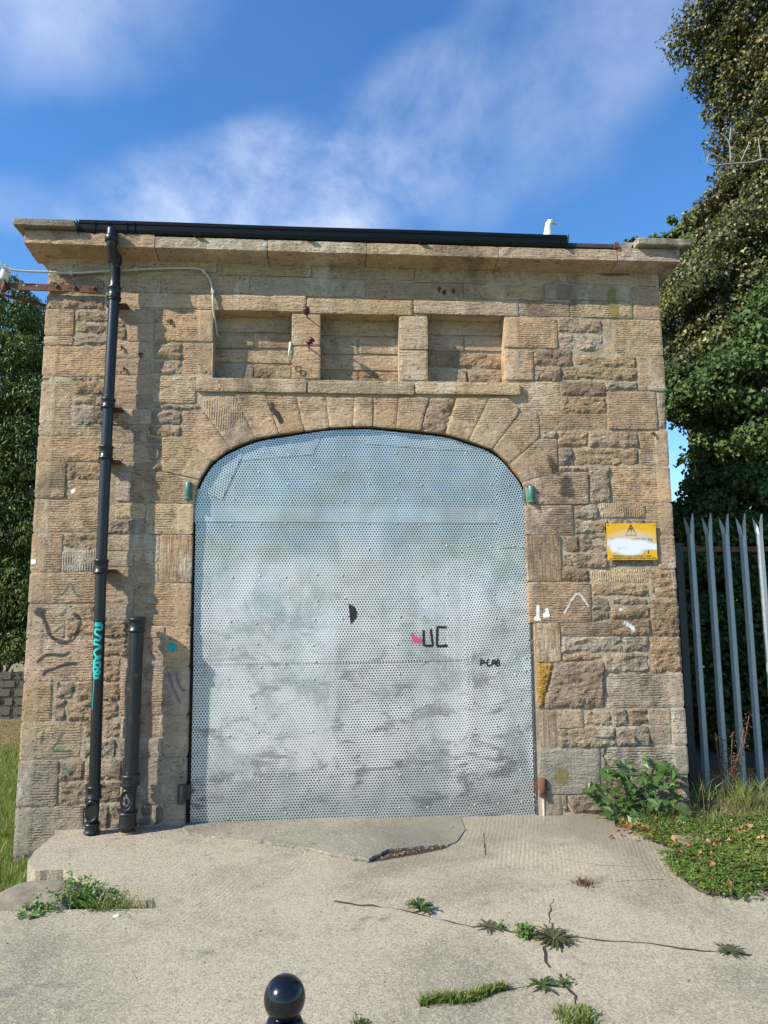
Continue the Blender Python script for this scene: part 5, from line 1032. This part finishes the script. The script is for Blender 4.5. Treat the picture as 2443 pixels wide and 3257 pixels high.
# ---------------------------------------------------------------- steel palisade fence
FY = .45
fe = thing('palisade_fence', 'galvanised steel palisade fence with forked spikes right of the building', 'fence', (3.3, FY, 0))
def pale(x, top):
    mb = MB(); w, d = .034, .030
    prof = [(-w, .0), (-w*.62, -d), (w*.30, -d), (w, .002), (w*.92, .004), (w*.26, -d+.003), (-w*.58, -d+.003), (-w*.92, .003)]
    zs = [-.05, .6, 1.2, 1.8, top-.17]; n = len(prof)
    v = [(x+a+.002*nz(x*9, z, 1), FY+b_+.002*nz(x*9, z, 5), z) for z in zs for a, b_ in prof]
    mb.add(v, [(i*n+k, i*n+(k+1) % n, (i+1)*n+(k+1) % n, (i+1)*n+k) for i in range(len(zs)-1) for k in range(n)])
    zt = top-.17
    # three splayed tips: centre one forward and tall, two outer ones
    def tip(pts, lean):
        v = []; 
        for (a, b_, h) in pts:
            v += [(x+a, FY+b_, zt+h), (x+a, FY+b_+.003, zt+h)]
        m2 = len(pts); mb.add(v, [tuple(2*i for i in range(m2)), tuple(2*i+1 for i in reversed(range(m2)))]+[(2*i, 2*i+1, 2*((i+1) % m2)+1, 2*((i+1) % m2)) for i in range(m2)])
    tip([(-w*.38, -d, 0), (w*.38, -d, 0), (w*.38, -d-.004, .10), (.004, -d-.028, .175), (-.004, -d-.028, .175), (-w*.38, -d-.004, .10)], 0)
    tip([(-w, 0, 0), (-w*.42, -d*.8, 0), (-w*.50, -d*.6, .06), (-w*1.25, .018, .155), (-w*1.15, .008, .06)], 0)
    tip([(w*.42, -d*.8, 0), (w, 0, 0), (w*1.15, .008, .06), (w*1.5, .018, .165), (w*.62, -d*.5, .06)], 0)
    o = sm_angle(mb.done('pale', M['galv'], fe), 25)
    for z in (2.045, .18):
        for s_ in (-1, 1): MB().lathe((x+s_*w*.72, FY-.006, z), [(.007, 0), (.006, .005), (.002, .007)], 8, 'Y').done('bolt', M['rust'], o)
for i in range(13): pale(2.885+i*.1545+(-.01 if i == 0 else 0), 2.345+.004*math.sin(i*3))
for z in (2.045, .178): MB().box(2.80, FY+.004, z-.022, 4.8, FY+.012, z+.022).box(2.80, FY+.012, z+.014, 4.8, FY+.045, z+.022).done('rail', M['rust'], fe)
MB().box(2.735, FY+.002, -.1, 2.80, FY+.10, 2.10, .004).done('post', plain('dark_steel_post', (.035, .040, .045), .5, .3, 20, .3), fe)
MB().box(2.50, FY+.02, 1.735, 2.74, FY+.06, 1.775, .003).done('wall_bracket', M['galv'], fe)
MB().box(2.50, FY+.02, .27, 2.74, FY+.06, .31, .003).done('wall_bracket', M['galv'], fe)

# ---------------------------------------------------------------- leaves
rng = np.random.RandomState(11)
def leaf_mesh(cent, nrm, axis, L, W, curl=.25, lobes=False):
    n = len(cent); nrm = nrm/np.linalg.norm(nrm, axis=1, keepdims=True)
    ax = axis-nrm*(axis*nrm).sum(1, keepdims=True); ax /= np.linalg.norm(ax, axis=1, keepdims=True)+1e-9
    side = np.cross(nrm, ax); L = L[:, None]; W = W[:, None]
    base = cent-ax*L*.5; tipp = cent+ax*L*.5-nrm*L*curl*.4
    mid = cent+nrm*0.0
    l_ = cent-ax*L*.08+side*W*.5+nrm*W*curl; r_ = cent-ax*L*.08-side*W*.5+nrm*W*curl
    v = np.stack([base, l_, tipp, r_], 1).reshape(-1, 3)
    idx = np.arange(n)[:, None]*4
    f = np.concatenate([idx+np.array([0, 2, 1]), idx+np.array([0, 3, 2])], 1).reshape(-1, 3)
    return v, f
def fast_obj(name, v, f, mat, parent=None, kind=None):
    off = np.array(root_of(parent).location) if parent else np.zeros(3)
    v = np.asarray(v, np.float32)-off.astype(np.float32); f = np.asarray(f, np.int32)
    me = bpy.data.meshes.new(name); me.vertices.add(len(v)); me.vertices.foreach_set('co', v.ravel())
    me.loops.add(f.size); me.loops.foreach_set('vertex_index', f.ravel())
    me.polygons.add(len(f)); me.polygons.foreach_set('loop_start', np.arange(len(f), dtype=np.int32)*f.shape[1])
    me.update(calc_edges=True); me.materials.append(mat)
    o = bpy.data.objects.new(name, me); COL.objects.link(o)
    if parent: o.parent = parent
    if kind: o['kind'] = kind
    return o
def clump_leaves(clumps, y, ysp, density, L, droop=.5, flat=.55):
    "leaves through the outer shells of many small masses"
    C_, N_, A_ = [], [], []
    sat = [(x+r_*1.12*math.cos(a), z+r_*1.12*math.sin(a), r_*random.uniform(.16, .30)) for (x, z, r_) in clumps for a in (random.uniform(0, 6.28) for _ in range(5))]
    for (x, z, r_) in list(clumps)+sat:
        k = max(1, int(round(ysp/(r_*1.1)))) if r_ > .16 else 1
        for j in range(k):
            cy_ = y+(j-(k-1)/2)*r_*1.1+rng.uniform(-.15, .15)*r_; cc = np.array([x+rng.uniform(-.12, .12)*r_*(j > 0), cy_, z+rng.uniform(-.12, .12)*r_*(j > 0)])
            n = int(density*r_*r_)
            d = rng.normal(size=(n, 3)); d /= np.linalg.norm(d, axis=1, keepdims=True)
            rad = r_*(rng.uniform(.35, 1, n)**.6)[:, None]*(.86+.36*np.sin(d[:, :1]*8+x*7)*np.cos(d[:, 2:]*7+z*5))
            p = cc+d*rad*np.array([1, .9, .92])
            nn = d*.45+rng.normal(size=(n, 3))*flat+np.array([-.30, -.30, .35])
            ax = rng.normal(size=(n, 3))*.6+np.array([0, 0, -droop])+d*.4
            C_.append(p); N_.append(nn); A_.append(ax)
    C_ = np.concatenate(C_); N_ = np.concatenate(N_); A_ = np.concatenate(A_)
    s_ = L*rng.uniform(.65, 1.25, len(C_))
    return C_, N_, A_, s_
def tree(name, label, clumps, y, ysp, density, L, asp, mat, trunk, limbs, group=None, droop=.5, cat='tree'):
    th = thing(name, label, cat, (trunk[0][0], trunk[0][1], trunk[0][2]), group)
    c_, n_, a_, s_ = clump_leaves(clumps, y, ysp, density, L, droop)
    v, f = leaf_mesh(c_, n_, a_, s_, s_*asp); fast_obj('crown', v, f, mat, th)
    k = len(trunk); MB().tube(catmull(trunk, 4), list(np.linspace(trunk_r(trunk), trunk_r(trunk)*.4, (k-1)*4+1)), 10).done('trunk', M['bark'], th, True)
    for (x, z, r_) in limbs:
        mb = MB()
        h = min(range(k), key=lambda i: abs(trunk[i][2]-(z-.8))); s0 = Vector(trunk[h]); e_ = Vector((x, y, z)); mid = (s0+e_)/2+Vector((0, 0, -.1))
        pts = catmull([s0, mid, e_], 4); mb.tube([p+Vector((.04*nz(p.x*3, p.z*3, 1), .04*nz(p.z*3, p.y, 2), 0)) for p in pts], list(np.linspace(.045, .010, len(pts))), 6); mb.done('limb', M['bark'], th, True)
    return th
def trunk_r(t): return .24 if t[-1][2] > 6 else .12
tree('lime_tree', 'tall tree with yellowing olive leaves rising at the right edge of the photo', LIME_C, 3.5, 2.0, 4700, .060, .75, M['lime'], [(6.6, 4.4, -.1), (6.5, 4.3, 3), (6.5, 4.2, 6), (6.7, 4.0, 10)], LIME_C[::3])
tree('ivy_hedge_tree', 'dense dark green ivy covered tree directly behind the steel palisade fence', IVY_C, 2.4, 1.3, 6000, .058, .85, M['ivy'], [(5.2, 2.9, -.1), (5.1, 2.8, 1.5), (5.0, 2.7, 3.2), (5.2, 2.8, 4.6)], IVY_C[::4], droop=.7)
tree('background_tree', 'dark green broadleaf tree showing just above the right end of the roof', DARK_C, 5.2, 1.0, 5600, .085, .9, M['ivy'], [(6.0, 5.6, -.1), (5.9, 5.6, 2.5), (5.8, 5.5, 5), (5.7, 5.4, 6.2)], DARK_C[::3])
tree('left_tree', 'dark green tree with narrow leaves behind the low wall at the left edge', LEFT_C, 7.4, 2.2, 3300, .085, .36, M['ash'], [(-6.6, 8.2, -.2), (-6.5, 8.1, 2), (-6.4, 8.0, 4.5), (-6.3, 7.9, 6.6)], LEFT_C[::4], droop=.9)
db = thing('dead_branch', 'bare grey dead branch sticking out of the yellowing tree into the sky', 'branch', (BRANCH[0][0][0], 2.0, BRANCH[0][0][1]))
mb = MB()
for i, l in enumerate(BRANCH):
    l = ([(l[0][0]+.5, l[0][1]-.05)]+l) if i == 0 else l
    p = catmull([Vector((x, 2.0+.03*nz(x*4, z*4, 1)+.6*max(0, x-BRANCH[0][0][0]), z)) for x, z in l], 4); mb.tube(p, list(np.linspace(.018 if i == 0 else .011, .005, len(p))), 6)
mb.done('twig', M['twig'], db, True)

# old rubble wall behind the lawn on the left
lw = thing('rubble_wall', 'low old rubble wall in shade behind the lawn at the left edge', 'wall', (-6.5, 6.45, -.2))
MB().box(-12, 6.36, -.35, -3.2, 6.8, .50).done('wall_core', M['mortar'], lw)
proto = []
for k in range(6):
    bm = bmesh.new(); bmesh.ops.create_cube(bm, size=1); bmesh.ops.bevel(bm, geom=bm.edges[:], offset=.16, segments=2, affect='EDGES')
    for v in bm.verts: v.co *= 1+.14*nz(v.co.x*3+k*9, v.co.y*3, v.co.z*3)
    me = bpy.data.meshes.new('stone'); bm.to_mesh(me); bm.free(); me.materials.append(M['rubble']); proto.append(me)
z = -.25
while z < .5:
    h = random.uniform(.10, .16); x = -8.2
    while x < -4.6:
        w = random.uniform(.14, .34); inst(proto[random.randrange(6)], 'stone', (x+w/2, 6.37, z+h/2), lw, (0, random.uniform(-.05, .05), 0), (w*.95, .12, h*.93)); x += w
    z += h

# ---------------------------------------------------------------- lawn on the left
def blades(pts, hgt, wid, lean=.35):
    n = len(pts); p = np.asarray(pts); h = hgt*rng.uniform(.5, 1.3, n); a = rng.uniform(0, 2*np.pi, n); b_ = rng.uniform(0, 2*np.pi, n)
    side = np.stack([np.cos(a), np.sin(a), np.zeros(n)], 1)*(wid*rng.uniform(.6, 1.2, n))[:, None]
    ln = np.stack([np.cos(b_), np.sin(b_), np.zeros(n)], 1)*(h*lean*rng.uniform(.2, 1.6, n))[:, None]
    m1 = p+ln*.35+np.array([0, 0, 1])*(h*.6)[:, None]; t_ = p+ln+np.array([0, 0, 1])*h[:, None]*.95
    v = np.stack([p-side, p+side, m1+side*.7, m1-side*.7, t_], 1).reshape(-1, 3); i = np.arange(n)[:, None]*5
    f = np.concatenate([i+np.array([0, 1, 2]), i+np.array([0, 2, 3]), i+np.array([3, 2, 4])], 1).reshape(-1, 3)
    return v, f
q = []
for _ in range(60000):
    y = -1.25+7.4*random.random()**1.4; x = random.uniform(-2.45 if y > -.3 else -2.2, -7) if random.random() < .35 else -2.2-1.9*random.random()-.28*max(0, y)
    if x > -2.52 and y > 0: continue
    if inside(x, y, outline): continue
    if y > 3.9+random.uniform(-.5, .5): continue
    q.append((x, y, terrain_z(x, y)-.01))
v, f = blades(q, .075, .0035); fast_obj('lawn_grass', v, f, M['grass'], None, 'stuff')
q = [(x, y, terrain_z(x, y)-.01) for x, y in ((random.uniform(-6.5, -3.6), random.uniform(3.6, 6.2)) for _ in range(13000))]
v, f = blades(q, .05, .004, 2.2); fast_obj('dry_cut_grass', v, f, M['drygrass'], None, 'stuff')

# ---------------------------------------------------------------- boulder and weeds in the broken edge on the left
bx, by = BOULDER[0][0]*.5+BOULDER[1][0]*.5, -1.28
bm = bmesh.new(); bmesh.ops.create_icosphere(bm, subdivisions=4, radius=1)
for v in bm.verts:
    p = v.co; s = Vector((math.copysign(abs(p.x)**.62, p.x), math.copysign(abs(p.y)**.62, p.y), math.copysign(abs(p.z)**.7, p.z)))
    d = 1+.10*nz(p.x*1.3, p.y*1.3, p.z*1.3)+.03*nz(p.x*4, p.y*4, p.z*4); v.co = Vector((-1.86+s.x*.28*d, -1.16+s.y*.22*d, -.115+s.z*.165*d))
bm.verts.index_update(); bv = [v.co.copy() for v in bm.verts]; bf = [[v.index for v in f_.verts] for f_ in bm.faces]; bm.free()
tag(obj('boulder', bv, bf, M['boulder'], None, True), 'rounded grey boulder at the broken left corner of the concrete', 'boulder')
soil = [(-1.75, -1.37), (-1.16, -1.37), (-1.18, -1.27), (-1.4, -1.22), (-1.58, -1.15), (-1.7, -.98), (-1.9, -.76), (-2.1, -.8), (-2.15, -1.3)]
pts = [(x, y) for x in np.arange(-2.2, -1.1, .05) for y in np.arange(-1.4, -.7, .05) if inside(x, y, soil)]
v2, f2 = cdt(subdiv(ccw(soil), .05), pts); obj('soil', [(x, y, -.075+.02*nz(x*9, y*9, 1)) for x, y in v2], f2, M['soil'], kind='structure')

def rosette(name, label, x, y, z, n, L, W, mat, rise=.35, teeth=5, cat='weed', group=None, spread=1.0):
    th = thing(name, label, cat, (x, y, z), group)
    for i in range(n):
        a = 2*math.pi*i/n+random.uniform(-.3, .3); l = L*random.uniform(.6, 1.15); w = W*random.uniform(.8, 1.2); e_ = rise*random.uniform(.5, 1.4)
        v, f = [], []; K = teeth*2+1
        for k in range(K+1):
            t_ = k/K; r_ = l*t_*spread; h = l*(e_*t_*1.6-e_*1.25*t_*t_); ww = w*math.sin(math.pi*min(1, t_*.95+.04))**.7*(1.0 if k % 2 else .45)
            c_ = Vector((x+math.cos(a)*r_, y+math.sin(a)*r_, z+h+.004)); s_ = Vector((-math.sin(a), math.cos(a), 0))
            v += [c_-s_*ww+Vector((0, 0, ww*.35)), c_, c_+s_*ww+Vector((0, 0, ww*.35))]
        for k in range(K):
            for q_ in (0, 1): f.append((k*3+q_, k*3+q_+1, k*3+q_+4, k*3+q_+3))
        obj('leaf', v, f, mat, th)
    return th
def bushy(name, label, x, y, z, n, rad, hgt, leaf, mat, asp=.5, stems=14, cat='weed', squash=1.0):
    th = thing(name, label, cat, (x, y, z)); mb = MB(); P, A = [], []
    for i in range(stems):
        a = random.uniform(0, 6.28); rr = rad*math.sqrt(random.random()); h = hgt*random.uniform(.5, 1.1)*(1-.5*rr/rad)
        tx_, ty_ = x+math.cos(a)*rr, y+math.sin(a)*rr*squash
        pth = catmull([Vector((x+(tx_-x)*.3, y+(ty_-y)*.3, z-.01)), Vector((x+(tx_-x)*.7, y+(ty_-y)*.7, z+h*.6)), Vector((tx_, ty_, z+h))], 4); mb.tube(pth, .0022, 4, False)
        for _ in range(n//stems):
            p = pth[random.randrange(2, len(pth))]; P.append(p+Vector((random.gauss(0, leaf*.6), random.gauss(0, leaf*.6), random.gauss(0, leaf*.4)))); A.append((random.gauss(0, 1), random.gauss(0, 1), random.gauss(.1, .4)))
    mb.done('stem', M['stem'], th); P = np.array(P); A = np.array(A); nr = rng.normal(size=P.shape)*.5+np.array([-.1, -.2, .8]); s_ = leaf*rng.uniform(.6, 1.3, len(P))
    v, f = leaf_mesh(P, nr, A, s_, s_*asp); o = fast_obj('foliage', v, f, mat, th); return th
def tuft(name, label, x, y, z, n, rad, hgt, mat, cat='grass tuft', lean=.6, wid=.003, ry=None):
    q = [(x+random.gauss(0, rad*.5), y+random.gauss(0, (ry or rad)*.5), z-.004) for _ in range(n)]
    v, f = blades(q, hgt, wid, lean); o = fast_obj(name, v-np.array([x, y, z]), f, mat); o.location = (x, y, z); return tag(o, label, cat)
bushy('weed_clump', 'bushy bright green weed clump growing beside the boulder', -1.66, -1.20, -.07, 900, .20, .20, .026, M['herb'], .5, 40)
bushy('herb', 'small bright yellow green herb in front of the boulder', -1.80, -1.36, -.06, 260, .09, .15, .024, M['herb'], .85, 16)
bushy('weed_clump', 'low dark green weed in the gap right of the bushy weed clump', -1.47, -1.27, -.05, 360, .13, .14, .022, M['weed'], .4, 20)
tuft('grass_tuft', 'green grass tuft in the broken notch of the concrete on the left', -1.40, -1.335, -.07, 150, .14, .17, M['grass'], lean=.8, ry=.03)
tuft('grass_tuft', 'short dry grass fringe at the right end of the broken notch', -1.27, -1.345, -.07, 60, .10, .08, M['drygrass'], lean=1.2, ry=.03)
W_ = WEEDS
rosette('dandelion', 'dark toothed dandelion rosette in the crack at the centre of the concrete', *W_['rosette'], gz(*W_['rosette']), 24, .085, .012, M['weed'], .8)
rosette('dandelion', 'small flat dark weed on the crack between the rosette and the purplish clump', *W_['small'], gz(*W_['small']), 9, .085, .012, M['purple'], .25)
bushy('herb', 'little light green sprig at the crack beside the small flat weed', W_['small'][0]+.06, W_['small'][1], gz(*W_['small']), 40, .02, .04, .016, M['herb'], .8, 6)
px_, py_ = W_['purple']
for j in range(5): pass
rosette('weed', 'large purplish toothed weed clump where the two cracks meet', px_, py_, gz(px_, py_), 64, .12, .009, M['purple'], .4, spread=.95)
bushy('herb', 'pale green round leaved weed at the left end of the purplish clump', W_['lightgreen'][0], W_['lightgreen'][1], gz(*W_['lightgreen']), 120, .045, .07, .022, M['herb'], .85, 12)
rosette('weed', 'flat brownish weed on the crack at the right edge', *W_['flat'], gz(*W_['flat']), 20, .075, .008, M['purple'], .22)
rosette('thistle', 'star shaped grey green thistle rosette on the lower crack', *W_['star'], gz(*W_['star']), 12, .085, .011, M['weed'], .35)
bushy('herb', 'tiny green weed at the bend of the lower crack', *W_['tuftR'], gz(*W_['tuftR']), 50, .035, .03, .02, M['weed'], .5, 8)
(sx_, sy_), (ex_, ey_) = W_['strip0'], W_['strip1']
ths = thing('moss_strip', 'long low strip of green moss and grass along the lower crack', 'moss', ((sx_+ex_)/2, (sy_+ey_)/2, 0))
q = []
for _ in range(1500):
    t_ = random.random(); w = .020*math.sin(math.pi*min(1, t_*.9+.1))+.004
    q.append((sx_+(ex_-sx_)*t_+random.gauss(0, .004), sy_+(ey_-sy_)*t_+random.gauss(0, w*.7)+.012*math.sin(t_*9), gz(sx_, sy_)-.002))
v, f = blades(q[:900], .034, .0028, .8); fast_obj('grass_blades', v, f, M['grass'], ths)
v, f = blades(q[900:], .020, .005, 1.0); fast_obj('moss', v, f, M['weed'], ths)
tuft('weed', 'green tuft at the bottom edge where the right crack ends', *W_['bottom'], gz(*W_['bottom']), 420, .07, .035, M['grass'], 'weed', .9, .004)
tuft('weed', 'tiny green tuft at the bottom edge right of the bollard', *W_['bottomsmall'], gz(*W_['bottomsmall']), 100, .035, .018, M['weed'], 'weed', .9, .004)
tuft('dry_weed', 'small brown dried tuft lying on the concrete right of centre', *W_['dry'], gz(*W_['dry']), 130, .05, .035, M['drydock'], 'weed', 1.0, .003)
x, y = CAP; tag(MB().lathe((x, y, gz(x, y)), [(.016, 0), (.017, .003), (.014, .005), (.002, .0055)], 16).done('bottle_cap', M['white']), 'white round bottle cap on the concrete below the grass tuft', 'bottle cap')

# ---------------------------------------------------------------- turf, litter and plants on the right
open_sub = lambda P, st: [q for a_, b_ in zip(P, P[1:]) for q in [(a_[0]+(b_[0]-a_[0])*k/max(1, int(math.hypot(b_[0]-a_[0], b_[1]-a_[1])/st)), a_[1]+(b_[1]-a_[1])*k/max(1, int(math.hypot(b_[0]-a_[0], b_[1]-a_[1])/st))) for k in range(max(1, int(math.hypot(b_[0]-a_[0], b_[1]-a_[1])/st)))]]+[P[-1]]
_tp0 = [(x+.055*nz(x*5, y*5, 2)+.012*nz(x*17, y*17, 4), y+.055*nz(x*5, y*5, 8)+.012*nz(x*17, y*17, 6)) for x, y in open_sub(TURF[:-1], .04)]
tp = ccw(_tp0+[(2.35, -1.53), (2.6, -1.62), (6, -1.9), (8, -1.9), (8, 9), (2.52, 9), (2.52, .0), (1.86, .0)])
def turf_z(x, y):
    d = edge_dist(x, y, tp); s_ = 1 if x < 2.6 else 1
    return max(0.004, min(1, d/.12)*(.018+.02*nz(x*3, y*3, 1)))+gz(x, y)*(1 if y < .05 else 0)+(.02 if y > 0 else 0)
pts = [(x, y) for x in np.arange(1.75, 3.6, .06) for y in np.arange(-1.7, 1.2, .06)]+[(x, y) for x in np.arange(3.6, 8, .5) for y in np.arange(-1.8, 9, .5)]
pts = [p for p in pts if inside(p[0], p[1], tp) and edge_dist(p[0], p[1], tp) > .02]
v2, f2 = cdt(subdiv(tp, .06), pts); obj('grass_verge', [(x, y, turf_z(x, y)) for x, y in v2], f2, M['soil'], smooth=True, kind='structure')
def turf_pts(n, x0, x1, y0, y1, ok=lambda x, y: True):
    q = []
    while len(q) < n:
        x, y = random.uniform(x0, x1), random.uniform(y0, y1)
        if (inside(x, y, tp) or (random.random() < .75 and edge_dist(x, y, tp) < .10*random.random() and y < -.1)) and ok(x, y): q.append((x, y, max(.004, .02+.02*nz(x*3, y*3, 1))))
    return q
# clover mat: three leaflets each
q = turf_pts(8500, 1.75, 3.3, -1.62, -.25, lambda x, y: nz(x*2.5, y*2.5, 4) > -.28 or y < -.9)
P = []; 
for x, y, z in q:
    a = random.uniform(0, 6.28); h = random.uniform(.008, .035)
    for k in range(3): P.append((x+.009*math.cos(a+k*2.09), y+.009*math.sin(a+k*2.09), z+h))
P = np.array(P); s_ = rng.uniform(.012, .022, len(P)); v, f = leaf_mesh(P, rng.normal(size=P.shape)*.3+np.array([0, 0, 1.]), rng.normal(size=P.shape), s_, s_*.9)
fast_obj('clover', v, f, M['clover'], None, 'stuff')
q = turf_pts(4600, 1.8, 4.2, -1.6, .9, lambda x, y: nz(x*2, y*2, 9)+(.3 if y > -.6 else -.15) > -.1)
v, f = blades(q, .055, .003, .8); fast_obj('verge_grass', v, f, M['grass'], None, 'stuff')
q = turf_pts(3000, 1.9, 4.2, -1.5, 1.2); v, f = blades(q, .055, .003, 1.6); fast_obj('dry_verge_grass', v, f, M['drygrass'], None, 'stuff')
for i, (x, y, n, h, lab) in enumerate(((2.22, -.16, 80, .15, 'tall green grass tuft beside the maple seedling'), (2.62, .08, 100, .20, 'green grass tuft at the foot of the first fence pale'), (2.95, .02, 170, .21, 'thick grass tuft drooping in front of the fence pales'), (3.28, -.02, 170, .21, 'grass tuft at the right edge below the fence'), (2.48, -.42, 70, .11, 'low grass tuft between the flat stone and the fence'))):
    tuft('grass_tuft', lab, x, y, .02, n, .15, h, M['grass'], lean=.75, wid=.0032)
tuft('dry_grass', 'straw coloured long dry grass stems arching in front of the fence', 2.8, -.08, .02, 120, .42, .27, M['drygrass'], 'dry grass', 1.0, .002)
x, y = LITTER[2]
P = np.array([(random.gauss(2.02, .17), random.gauss(-.45, .085), random.uniform(.012, .05)) for _ in range(170)]+[(random.uniform(1.9, 3.2), random.uniform(-1.5, -.3), random.uniform(.03, .06)) for _ in range(330)]+[(random.gauss(2.5, .12), random.gauss(-1.47, .04), .03) for _ in range(24)])
s_ = rng.uniform(.022, .050, len(P)); v, f = leaf_mesh(P, rng.normal(size=P.shape)*.5+np.array([0, 0, 1.]), rng.normal(size=P.shape), s_, s_*.7, .5); fast_obj('leaf_litter', v, f, M['litter'], None, 'stuff')
P = np.array([(lerp_x+random.gauss(0, .02), lerp_y+random.gauss(0, .012), .006) for lerp_x, lerp_y in [(.05+.45*t_, -.775+.19*t_) for t_ in np.linspace(0, 1, 46)]])
s_ = rng.uniform(.012, .026, len(P)); v, f = leaf_mesh(P, rng.normal(size=P.shape)*.4+np.array([0, 0, 1.]), rng.normal(size=P.shape), s_, s_*.7, .5); fast_obj('crack_litter', v, f, M['litter'], None, 'stuff')
bm = bmesh.new(); bmesh.ops.create_cube(bm, size=1)
cxs = sum(p[0] for p in FLATSTONE)/4; cys = sum(p[1] for p in FLATSTONE)/4
bmesh.ops.subdivide_edges(bm, edges=bm.edges[:], cuts=5, use_grid_fill=True)
for v in bm.verts:
    p = v.co; d = 1+.16*nz(p.x*3, p.y*3, p.z*2); v.co = Vector((cxs+.02+p.x*.17*d, cys+p.y*.17*d, .028+p.z*.05*d))
bm.verts.index_update(); tag(obj('flat_stone', [v.co.copy() for v in bm.verts], [[v.index for v in f_.verts] for f_ in bm.faces], M['boulder']), 'flat grey stone lying at the edge of the clover on the right', 'stone'); bm.free()
x, y = RAG; v = [(x+.05*math.cos(k*.7)*(1+.3*math.sin(k*3)), y+.02*math.sin(k*.7), .02+.012*math.sin(k*2.3)) for k in range(9)]
tag(obj('rag', v+[(x, y, .03)], [(k, (k+1) % 9, 9) for k in range(9)], M['teal']), 'scrap of turquoise plastic by the fallen leaves under the maple seedling', 'litter')
for i, (x, y, s, m__, lab) in enumerate(((1.0, -.50, .02, 'paintwhite', ''),)): pass
# maple seedling at the foot of the wall: each leaf a part
mp = thing('maple_seedling', 'leafy green maple seedling growing against the foot of the right wall', 'plant', (1.95, -.12, 0))
def maple():
    ang = [-150, -112, -88, -62, -38, -22, 0, 22, 38, 62, 88, 112, 150]; rd = [.30, .62, .38, .82, .46, .62, 1.0, .62, .46, .82, .38, .62, .30]
    v = [(0, -.12, 0)]
    for a, r_ in zip(ang, rd): v.append((r_*math.sin(R(a))*.62, r_*math.cos(R(a))*.62+.05, -.10*r_*r_+.10*abs(math.sin(R(a)*2.2))*r_))
    return v, [(0, i+1, i+2) for i in range(len(ang)-1)]
lv, lf = maple(); lme = bpy.data.meshes.new('leaf'); lme.from_pydata(lv, [], lf); lme.materials.append(M['syc'])
lms = []
for k in range(4):
    e_ = lme.copy(); lms.append(e_)
    for v in e_.vertices: v.co.z += .10*nz(v.co.x*2+k*5, v.co.y*2, k)
mb = MB()
for i, (x, z) in enumerate(SYCL*2):
    if i >= len(SYCL): x += random.uniform(-.05, .05); z += random.uniform(-.06, .05)
    z = max(.03, z); y = random.uniform(-.30, -.06) if i < len(SYCL) else random.uniform(-.16, -.02)
    if i < len(SYCL): y = -.10-.22*max(0, 1-z/.55)+random.uniform(-.05, .04)
    rot = Vector((random.gauss(0, .25), -.55+random.gauss(0, .3), .75)).to_track_quat('Z', 'Y').to_euler()
    m4 = Matrix.Rotation(random.uniform(0, 6.28), 4, 'Z'); e_ = (rot.to_matrix().to_4x4() @ m4).to_euler()
    sc_ = random.uniform(.07, .135); inst(lms[i % 4], 'leaf', (x, y, z), mp, e_, (sc_, sc_, sc_))
    if i % 3 == 0:
        b0 = Vector((1.95+random.uniform(-.25, .25)*(1 if z < .3 else .5), -.10, .0)); mb.tube(catmull([b0, (b0+Vector((x, y, z)))/2+Vector((0, .03, .03)), Vector((x, y, z))], 3), .0028, 4, False)
mb.done('stem', M['stem'], mp)
dk = thing('dried_dock', 'dead rust brown dock plant standing in front of the fence', 'plant', (DOCK[0][0], .2, 0))
mb = MB(); base_ = Vector((DOCK[0][0], .2, .02)); P = []
for i, (x, z) in enumerate(DOCK[2:]):
    pth = catmull([base_, Vector(((DOCK[1][0]+x)/2, .2, DOCK[1][1]*.8+z*.1)), Vector((x, .18+random.uniform(-.05, .05), z))], 5); mb.tube(pth, .003, 5, False)
    for p in pth[len(pth)//2:]:
        for _ in range(16): P.append(p+Vector((random.gauss(0, .022), random.gauss(0, .022), random.gauss(0, .022))))
mb.done('stem', M['drystem'], dk); P = np.array(P); s_ = rng.uniform(.008, .02, len(P)); v, f = leaf_mesh(P, rng.normal(size=P.shape), rng.normal(size=P.shape), s_, s_*.7); fast_obj('seed_head', v, f, M['drydock'], dk, 'stuff')
# pebbles and crumbs
pm = []
for k in range(3):
    bm = bmesh.new(); bmesh.ops.create_icosphere(bm, subdivisions=1, radius=1)
    for v in bm.verts: v.co *= 1+.3*nz(v.co.x*2+k*7, v.co.y*2, v.co.z*2)
    pm.append(([v.co.copy() for v in bm.verts], [[v.index for v in f_.verts] for f_ in bm.faces])); bm.free()
mb = MB()
for _ in range(520):
    x, y = random.uniform(-2.0, 2.0), random.uniform(-3, -.02)
    if random.random() < .5: y = -abs(random.gauss(0, .25))-.01
    if inside(x, y, so_): z = slab_z(x, y)
    elif inside(x, y, outline): z = gz(x, y)
    else: continue
    s = random.uniform(.002, .006)*(1.5 if random.random() < .1 else 1); pv_, pf = pm[random.randrange(3)]
    mb.add([(x+p.x*s, y+p.y*s, z+p.z*s*.6+s*.3) for p in pv_], pf)
mb.done('grit', M['boulder'], None, True, kind='stuff')
